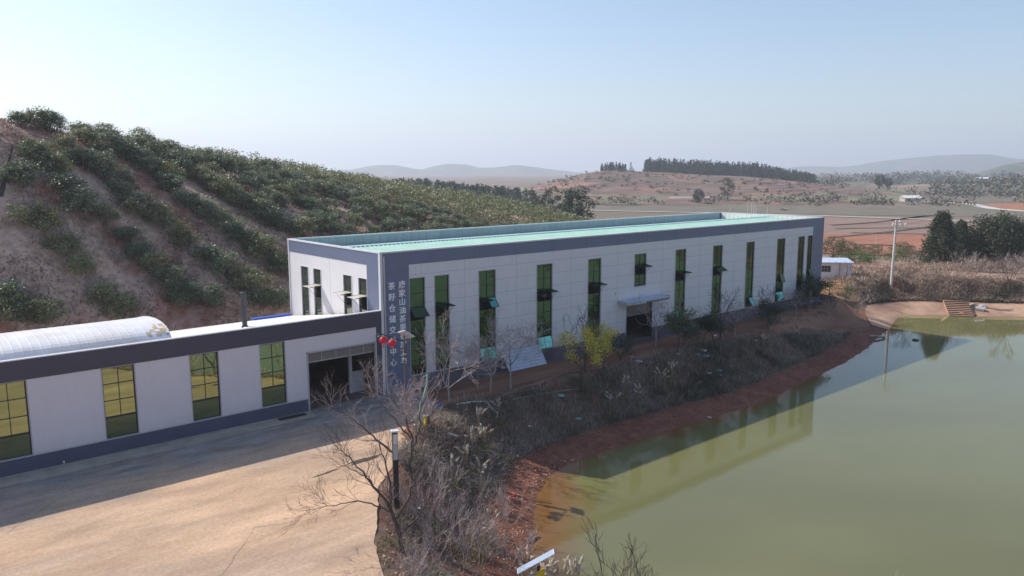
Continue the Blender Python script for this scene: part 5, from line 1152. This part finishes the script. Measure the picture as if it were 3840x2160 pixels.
# dark post with a pale top near the foreground tree
p = at(1487, 1905); e = empty('dark_post', (p[0], p[1], p[2]), rz=-0.4, label='tall black box post with a pale top cap at the yard edge', cat='post')
b = MB(); b.box(-.12, .12, -.10, .10, -.3, 2.75, MT['dark']); b.build('post', e)
b = MB(); b.box(-.10, .10, -.115, -.101, 3.05, 3.5, MT['trim']); b.box(-.10, .10, -.115, -.101, 2.3, 3.04, MT['alu']); b.box(-.12, .12, -.10, .10, 2.76, 3.6, MT['steel']); b.build('light_panel', e)
b = MB(); b.box(-.17, .17, -.16, .14, 3.60, 3.66, MT['trim']); b.build('cap', e)
# near solar panel sign at the bottom edge
g = G(2008, 2105, 0.6); e = empty('solar_warning_lamp', (float(g[0]), float(g[1]), -2.9), rz=0, label='tilted white solar panel with yellow sign at the bottom edge by the reeds', cat='solar lamp')
zz = 0.6+2.9
b = MB(); b.tube((0, 0, -.3), (0, 0, zz-.05), .04, .035, MT['alu'], 8); b.build('pole', e)
u_ = (Vector((math.cos(YAW), -math.sin(YAW), 0))*.86+Vector((0, 0, .50))).normalized(); v_ = (Vector((math.sin(YAW), math.cos(YAW), 0))*.85+Vector((0, 0, .1))).normalized(); w_ = u_.cross(v_).normalized(); v_ = w_.cross(u_)
TM = Matrix.Translation((0, 0, zz)) @ Matrix((u_, v_, w_)).transposed().to_4x4()
b = MB(); b.box(-.78, .78, -.16, .16, -.03, .0, MT['trim'], TM); b.box(-.75, .75, -.14, .14, 0, .006, MT['solar'], TM); b.build('solar_panel', e)
b = MB(); b.box(-.02, .42, -.06, -.03, zz-.75, zz-.38, MT['gold']); b.box(.02, .16, -.08, -.06, zz-.38, zz-.18, MT['dark']); b.box(.02, .38, -.062, -.0601, zz-.7, zz-.6, MT['gold']); b.build('sign', e)
# utility pole, lines
p = GD(2241, 729); print('pole', p, GD(2400, 716), GD(2400, 762), GD(2400, 735))
up_ = empty('utility_pole', p, label='tall pale concrete utility pole with white insulators beyond the warehouse', cat='utility pole')
tp = RG(2258*DD, 553*DD, math.hypot(p[0]-CAM[0], p[1]-CAM[1])); hh = float(tp[2])-p[2]
dv = Vector((float(tp[0])-p[0], float(tp[1])-p[1], 0))*0.35
b = MB(); b.tube((0, 0, -0.3), (dv.x, dv.y, hh), .20, .125, MT['concrete'], 14); b.build('pole', up_, smooth=False)
b = MB(); b.tube((dv.x-.5, dv.y+.4, hh-.75), (dv.x+1.1, dv.y-.9, hh-.75), .045, .045, MT['alu'], 6); b.tube((dv.x-.3, dv.y+.2, hh-.35), (dv.x+.6, dv.y-.5, hh-.35), .04, .04, MT['alu'], 6); b.build('crossarm', up_)
for q in ((.35, -.3, -.2), (.95, -.8, -.6), (.45, -.38, -.68), (-.35, .25, -.6)):
    b = MB(); b.lathe([(.05, -.16), (.11, -.12), (.06, -.06), (.12, 0), (.07, .06), (.13, .12), (.04, .18)], MT['white'], 10, (dv.x+q[0], dv.y+q[1], hh+q[2])); b.build('insulator', up_)
def wire(a, c, sag, r, lb):
    pts = [tuple(Vector(a).lerp(Vector(c), t)-Vector((0, 0, sag*4*t*(1-t)))) for t in np.linspace(0, 1, 14)]; b = MB(); b.path(pts, r, MT['dark'], 4); return tag(b.build('power_line'), lb, 'power line')
hx, hy = p[0]+dv.x, p[1]+dv.y
wire((hx+1, hy-.8, p[2]+hh-.5), (hx+90, hy-14, p[2]+hh-1.5), 1.2, .012, 'thin power line running right from the utility pole')
wire((hx-.3, hy+.2, p[2]+hh-.5), (hx-25, hy+110, p[2]+hh-1.5), 1.4, .012, 'thin power line running away behind the warehouse from the utility pole')
# distant poles and sheds
def small_pole(x, yb, yt, z0, lb, grp, wd=.12, hv=None):
    p = G(x*DD, yb*DD, z0); R2 = math.hypot(p[0]-CAM[0], p[1]-CAM[1]); t = RG(x*DD, yt*DD, R2); b = MB(); b.tube((0, 0, -1), (0, 0, float(t[2]-p[2])), wd, wd*.8, MT['concrete'], 6); b.tube((-.6, 0, float(t[2]-p[2])-.6), (.6, 0, float(t[2]-p[2])-.6), .05, .05, MT['concrete'], 4)
    o = tag(b.build('distant_pole'), lb, 'pole', grp); o.location = (float(p[0]), float(p[1]), float(p[2])); return o
for x, yb, yt in [(1881, 536, 504), (1890, 538, 512), (1896, 540, 514), (1902, 541, 516), (1805, 470, 455), (1838, 530, 520), (1777, 486, 474), (1930, 545, 520)]:
    small_pole(x, yb, yt, -2.0, 'thin pale pole standing in the far fields behind the roof', 'distant poles in the fields', .17)
small_pole(2204, 625, 595, -1.0, 'short slim post standing in the red field', None, .06)
def shed(x, y, z0, wdt, dep, h, rz, roofm, wallm, lb, name='far_shed'):
    p = G(x*DD, y*DD, z0); e = empty(name, (float(p[0]), float(p[1]), float(p[2])), rz=rz, label=lb, cat='shed')
    b = MB(); b.box(-wdt/2, wdt/2, -dep/2, dep/2, -.5, h, wallm); b.build('wall', e)
    b = MB(); v = wdt/2+.3; d = dep/2+.3; b.poly([(-v, -d, h), (v, -d, h), (v, 0, h+dep*.22), (-v, 0, h+dep*.22)], roofm); b.poly([(-v, 0, h+dep*.22), (v, 0, h+dep*.22), (v, d, h), (-v, d, h)], roofm); b.poly([(-v, -d+.3, h), (-v, 0, h+dep*.22), (-v, d-.3, h)], wallm); b.poly([(v, d-.3, h), (v, 0, h+dep*.22), (v, -d+.3, h)], wallm); b.build('roof', e)
    b = MB(); b.box(-wdt*.3, -wdt*.18, -dep/2-.03, -dep/2, 0, h*.75, MT['dark']); b.build('door', e); return e
shed(1752, 508, -2, 30, 6, 1.6, -0.6, MT['stone'], MT['barkgrey'], 'long low grey shed below the terraced hill')
shed(2290, 507, -2, 9, 6, 2.0, -0.7, MT['white'], MT['stone'], 'tiny white roofed hut alone on the plain')
shed(2470, 457, 3, 11, 7, 3, -0.7, MT['white'], MT['stone'], 'distant white house on the wooded rise at the right')
shed(2535, 458, 3, 11, 7, 3, -0.7, mat('tile_red', (.35, .14, .1), .8), MT['white'], 'distant red roofed house near the right edge')
shed(1970, 530, -2, 3.5, 2, .8, .4, MT['stone'], MT['stone'], 'small pale heap of slabs beside the plain road', 'slab_heap')
# hut with the blue roof
e = empty('guard_hut', (77.0, 8.6, 0), rz=R_(-48), label='small grey prefabricated hut with a pale blue roof and orange door frame beyond the warehouse', cat='hut')
b = MB(); wall_x(b, -2.6, 2.4, 0, 2.35, -1.5, -1.42, [(0.9, 1.75, 0, 2.0), (-1.6, -0.3, 1.0, 1.9)], MT['trim']); b.box(-2.6, -2.52, -1.42, 1.5, 0, 2.35, MT['trim']); b.box(2.32, 2.4, -1.42, 1.5, 0, 2.35, MT['inter']); b.box(-2.52, 2.32, 1.42, 1.5, 0, 2.35, MT['trim']); b.build('wall', e)
b = MB(); b.poly([(-2.8, -1.8, 2.38), (2.65, -1.8, 2.38), (2.65, 1.7, 2.66), (-2.8, 1.7, 2.66)], MT['paleblue']); b.poly([(-2.8, -1.8, 2.30), (2.65, -1.8, 2.30), (2.65, -1.8, 2.38), (-2.8, -1.8, 2.38)], MT['paleblue']); b.build('roof', e)
b = MB(); b.box(.78, .9, -1.54, -1.42, 0, 2.35, mat('orange_frame', (.5, .27, .12), .6)); b.box(1.75, 1.87, -1.54, -1.42, 0, 2.35, b.mats[0]); b.build('door_frame', e)
b = MB()
for k in range(5): b.box(.93+k*.165, 1.03+k*.165, -1.49, -1.45, .05, 2.0, MT['white'])
b.box(.92, 1.74, -1.448, -1.44, .05, 2.0, MT['alu']); b.build('door', e)
b = MB(); b.box(-1.6, -.3, -1.45, -1.43, 1.0, 1.9, MT['dark'])
for k in range(4): b.box(-1.6+k*.4, -1.57+k*.4, -1.5, -1.46, 1.0, 1.9, MT['alu'])
for k in range(3): b.box(-1.6, -.3, -1.5, -1.46, 1.05+k*.4, 1.08+k*.4, MT['alu'])
b.build('window', e)
# corrugated sheet leaning against the wall
a = (10.4, 14.9); b = MB(); n = 16
e = empty('corrugated_sheet', (12.1, -0.12, 0.05), label='pale blue corrugated sheet leaning against the warehouse wall', cat='metal sheet')
for k in range(7):
    z0 = k*.2; z1 = z0+.2; f_ = lambda z: -0.95*(1-z/1.4)
    b.poly([(-1.95, f_(z0)-.03, z0), (1.9, f_(z0)-.03, z0), (1.9, f_(z0+.14)+.0, z0+.14), (-1.95, f_(z0+.14), z0+.14)], MT['paleblue']); b.poly([(-1.95, f_(z0+.14), z0+.14), (1.9, f_(z0+.14), z0+.14), (1.9, f_(z1)-.03, z1), (-1.95, f_(z1)-.03, z1)], MT['alu'])
b.build('sheet', e)
b = MB(); b.box(-1.9, 1.85, -.05, -.0, 0, 1.3, MT['alu']); b.build('backing', e)
# stairs, outlet pipe and stones on the apron
ps = at(2412*DD, 792*DD); pt = at(2400*DD, 768*DD); dx = Vector((pt[0]-ps[0], pt[1]-ps[1])); ang = math.atan2(dx.y, dx.x)-math.pi/2
ss = G(2418*DD, 795*DD, ZW); e_ = empty('concrete_stairs', (float(ss[0]), float(ss[1]), ZW), rz=ang, label='flight of concrete steps down the apron to the water', cat='stairs')
st_ = MB()
for k in range(9): st_.box(-1.4, 1.4, k*.42-.3, k*.42+.16, -.3, .10+k*.165, MT['apron']); st_.box(-1.4, 1.4, k*.42-.312, k*.42-.301, -.2, .085+k*.165, MT['crack'])
st_.build('steps', e_)
def rock(name, p, s, m, lb, cat, grp=None, seed=0, flat=.6, sub=2):
    bm_ = __import__('bmesh').new(); __import__('bmesh').ops.create_icosphere(bm_, subdivisions=sub, radius=1.0); q = np.random.RandomState(seed)
    off = q.uniform(-5, 5, 3)
    for v in bm_.verts:
        n_ = float(vnoise(np.array(v.co.x*1.5+off[0]+v.co.z), np.array(v.co.y*1.5+off[1]), 1.0, 2)); v.co *= (0.65+0.6*n_); v.co.z *= flat
        v.co.x *= s*1.2; v.co.y *= s; v.co.z *= s
    me = bpy.data.meshes.new(name); bm_.to_mesh(me); bm_.free(); me.materials.append(m); o = link(name, me); o.location = (p[0], p[1], p[2]+s*flat*.4); o.rotation_euler = (0, 0, seed*1.3); return tag(o, lb, cat, grp)
p = at(2452*DD, 781*DD); o = MB(); o.tube((0, 0, .1), (.4, -.9, -.05), .32, .32, MT['concrete'], 14, caps=False); o.tube((0, 0, .1), (.4, -.9, -.05), .26, .26, MT['dark'], 14); q = tag(o.build('drain_pipe'), 'round concrete pipe mouth beside the steps on the apron', 'pipe'); q.location = (p[0], p[1], p[2]+.15)
rock('boulder', at(2473*DD, 774*DD), .42, MT['white'], 'round white boulder on top of the apron right of the steps', 'boulder', None, 1)
rock('boulder', at(2448*DD, 770*DD), .40, MT['stone'], 'grey boulder at the head of the steps', 'boulder', None, 2)
rock('boulder', at(2420*DD, 793*DD), .45, MT['clod'], 'brown rubble at the foot of the steps by the water', 'rubble', None, 3)
rock('boulder', at(2445*DD, 795*DD), .42, MT['clod'], 'brown rubble right of the foot of the steps', 'rubble', None, 4)
for i, (x, y) in enumerate([(2079, 712), (2087, 712), (2062, 722), (2073, 716)]): rock('boulder', onground(x, y, 0), .28, MT['stone'], 'pale stone at the edge of the sandy clearing below the hut', 'stone', 'stones below the hut', i+5)
# rubbish on the bank
trash = [(1769, 884, 'white', .42, 'crumpled white sacks at the road edge below the far windows'), (1776, 897, 'teal', .4, 'torn teal and white sack under the road edge'), (1757, 893, 'teal', .28, 'small teal rag beside the white sacks'),
    (1411, 1000, 'teal', .34, 'pale teal scrap lying flat on the bank nearest the mound'), (1454, 1057, 'teal', .3, 'teal bag at the lower edge of the bank grass'), (1783, 941, 'white', .36, 'white and teal bag in the middle of the bank'),
    (1806, 935, 'teal', .34, 'upright teal bag right of the white one on the bank'), (1811, 944, 'white', .25, 'white scrap under the upright teal bag'), (1759, 964, 'stone', .3, 'pale lump at the foot of the bank grass'),
    (1608, 912, 'white', .34, 'white crumpled plastic below the dirt road'), (1705, 893, 'stone', .25, 'small grey rag below the green tree'), (1587, 898, 'stone', .26, 'grey rag near the low green bush'), (1800, 845, 'white', .22, 'small white bag high on the far bank'), (1836, 922, 'stone', .22, 'grey scrap on the bank right of the bags'),
    (1900, 858, 'stone', .3, 'grey stone on the far bank'), (1785, 1050, 'stone', .22, 'pale stone on the red shore'), (1832, 1018, 'clod', .2, 'small clod near the water on the red shore'), (1440, 1160, 'stone', .15, 'tiny pale stone on the red shore by the corner'),
    (1330, 1075, 'white', .16, 'white scrap among the dead leaves'), (1290, 1250, 'redpaint', .16, 'red scrap on the leaf strewn shore'), (1353, 1197, 'clod', .2, 'dark clod at the water edge'), (1052, 1280, 'white', .16, 'white litter in the weeds'), (1210, 1035, 'dry', .42, 'heap of straw on the earth mound')]
for i, (x, y, m_, s_, lb) in enumerate(trash): rock('litter' if m_ in ('white', 'teal', 'redpaint') else 'stone', GD(x, y), s_*.75, MT[m_], lb, 'litter' if m_ in ('white', 'teal', 'redpaint') else 'stone', None, i+20, .35)
def lay(name, px, r, m, lb, cat, dz=.1, lift=None):
    P = [GD(x, y) for x, y in px]; P = [(a, b_, c+dz+(lift[i] if lift else 0)) for i, (a, b_, c) in enumerate(P)]; b = MB(); b.path(P, r, m, 7); return tag(b.build(name), lb, cat)
lay('plastic_pipe', [(1168, 1022), (1196, 1017), (1210, 1019)], .03, MT['white'], 'thin white pipe lying left of the blue bucket', 'pipe', .15)
lay('plastic_pipe', [(1150, 1026), (1190, 1021), (1225, 1021), (1236, 1040), (1252, 1052), (1248, 1062)], .032, MT['white'], 'bent white plastic pipe running over the mound to the bank', 'pipe', .25)
lay('plastic_pipe', [(1128, 1098), (1150, 1108)], .07, MT['white'], 'short thick white pipe piece on the earth mound', 'pipe', .15)
lay('wooden_plank', [(1090, 1065), (1124, 1043)], .03, MT['dry'], 'thin plank leaning on the red earth mound', 'plank', .2)
lay('felled_branch', [(1290, 1015), (1370, 1002), (1450, 988)], .03, MT['barkgrey'], 'long thin branch lying across the bank', 'branch', .25)
p = GD(1108, 1030); b = MB(); b.lathe([(.13, 0), (.17, .32), (.175, .33), (.15, .34), (.14, .3)], MT['blue'], 14); o = tag(b.build('blue_bucket'), 'blue bucket left of the white pipes by the bare tree', 'bucket'); o.location = p
p = GD(1073, 1075); e = empty('meter_box', (p[0], p[1], p[2]), label='small black and yellow meter post with a pale lid beside the green hose', cat='meter')
b = MB(); b.box(-.13, .0, -.12, .12, -.1, .62, MT['gold']); b.build('post', e); b = MB(); b.box(.001, .15, -.12, .12, -.1, .60, MT['dark']); b.build('back', e); b = MB(); b.box(-.16, .19, -.15, .15, .625, .68, MT['stone']); b.build('lid', e)
p = GD(1062, 1072); b = MB(); hp = [(0.1, 0, .05), (-.15, .02, .7), (-.1, 0, 1.3), (.15, 0, 1.8), (.38, 0, 2.4), (.45, .05, 3.0)]
pts = [Vector(hp[0])]
for i in range(len(hp)-1):
    for t in (.33, .66, 1): pts.append(Vector(hp[i]).lerp(Vector(hp[i+1]), t))
b.path([tuple(v) for v in pts], .055, MT['hose'], 8); o = tag(b.build('green_hose'), 'pale green hose hanging down beside the lantern pole', 'hose'); o.location = p
p = GD(1050, 1078); rock('litter', p, .3, MT['stone'], 'pale sack heap beside the meter post', 'sack', None, 77); 
# log in the water, floating dark thing, wall-foot tap
g = G(2226*DD, 851*DD, ZW); b = MB(); b.path([(0, 0, .1), (-.9, .5, .28), (-1.5, 1.0, .3)], .13, MT['barkpale'], 7); o = tag(b.build('driftwood_log'), 'pale log poking out of the water at the far bank corner', 'log'); o.location = (float(g[0]), float(g[1]), ZW)
g = G(2303*DD, 856*DD, ZW); b = MB(); b.lathe([(.25, -.05), (.34, .03), (.30, .12), (.12, .16)], MT['dark'], 12); o = tag(b.build('floating_float'), 'small black float drifting on the far water', 'float'); o.location = (float(g[0]), float(g[1]), ZW)
g = GD(1325, 1366); b = MB(); b.path([(0, 0, .05), (.5, .25, .12), (.9, .3, .08)], .09, MT['bark'], 6); o = tag(b.build('broken_log'), 'dark broken log lying at the near water edge', 'log'); o.location = g
p = GD(172, 1186); b = MB(); b.tube((0, 0, 0), (0, 0, .16), .04, .04, MT['alu'], 8); b.tube((0, 0, .12), (0, -.12, .16), .03, .03, MT['alu'], 8); b.tube((0, 0, .16), (0, 0, .2), .05, .05, MT['white'], 8); o = tag(b.build('water_tap'), 'tiny metal tap at the foot of the annex wall', 'tap'); o.location = (p[0], -0.2, 0.03)

# dark drainage gully on the far left hillside
A_, B_ = [], []
for x, y in [(33, 368), (28, 385), (24, 405), (20, 425), (13, 450), (7, 475), (1, 500)]:
    q = GD(x, y); k = .04+(y-368)/132*.16; A_.append((q[0]-k, q[1])); B_.append((q[0]+k, q[1]))
strip_sheet('drainage_gully', A_, B_, 60, 0.06, mat('gully_dark', (0.05, 0.04, 0.04), .9, var=.5), k=4)

# look-alikes that can be counted are told apart by their order in the picture
bpy.context.view_layer.update()
from collections import defaultdict
dd_ = defaultdict(list)
for o in SC.objects:
    if o.parent is None and o.get('label') and o.get('group') and o['label'] != BL: dd_[o['label']].append(o)
for lb_, v in dd_.items():
    if 1 < len(v) <= 24:
        v.sort(key=lambda o: to_px(*o.location)[0])
        for k_, o in enumerate(v): o['label'] = lb_+', '+ORD[k_]+' from left'
# ---------------------------------------------------------------- haze
if HAZE:
    b = MB(); m = bpy.data.materials.new('haze'); m.use_nodes = True; N = m.node_tree.nodes; N.remove(N['Principled BSDF']); v = N.new('ShaderNodeVolumePrincipled')
    v.inputs['Color'].default_value = (0.80, 0.88, 1.0, 1); v.inputs['Density'].default_value = HAZE; v.inputs['Anisotropy'].default_value = 0.3
    m.node_tree.links.new(v.outputs[0], N['Material Output'].inputs['Volume'])
    b.box(-8600, 8600, -8600, 8600, -20, 260, m); tag(b.build('haze'), kind='stuff', label='pale blue haze filling the valley air', cat='haze')
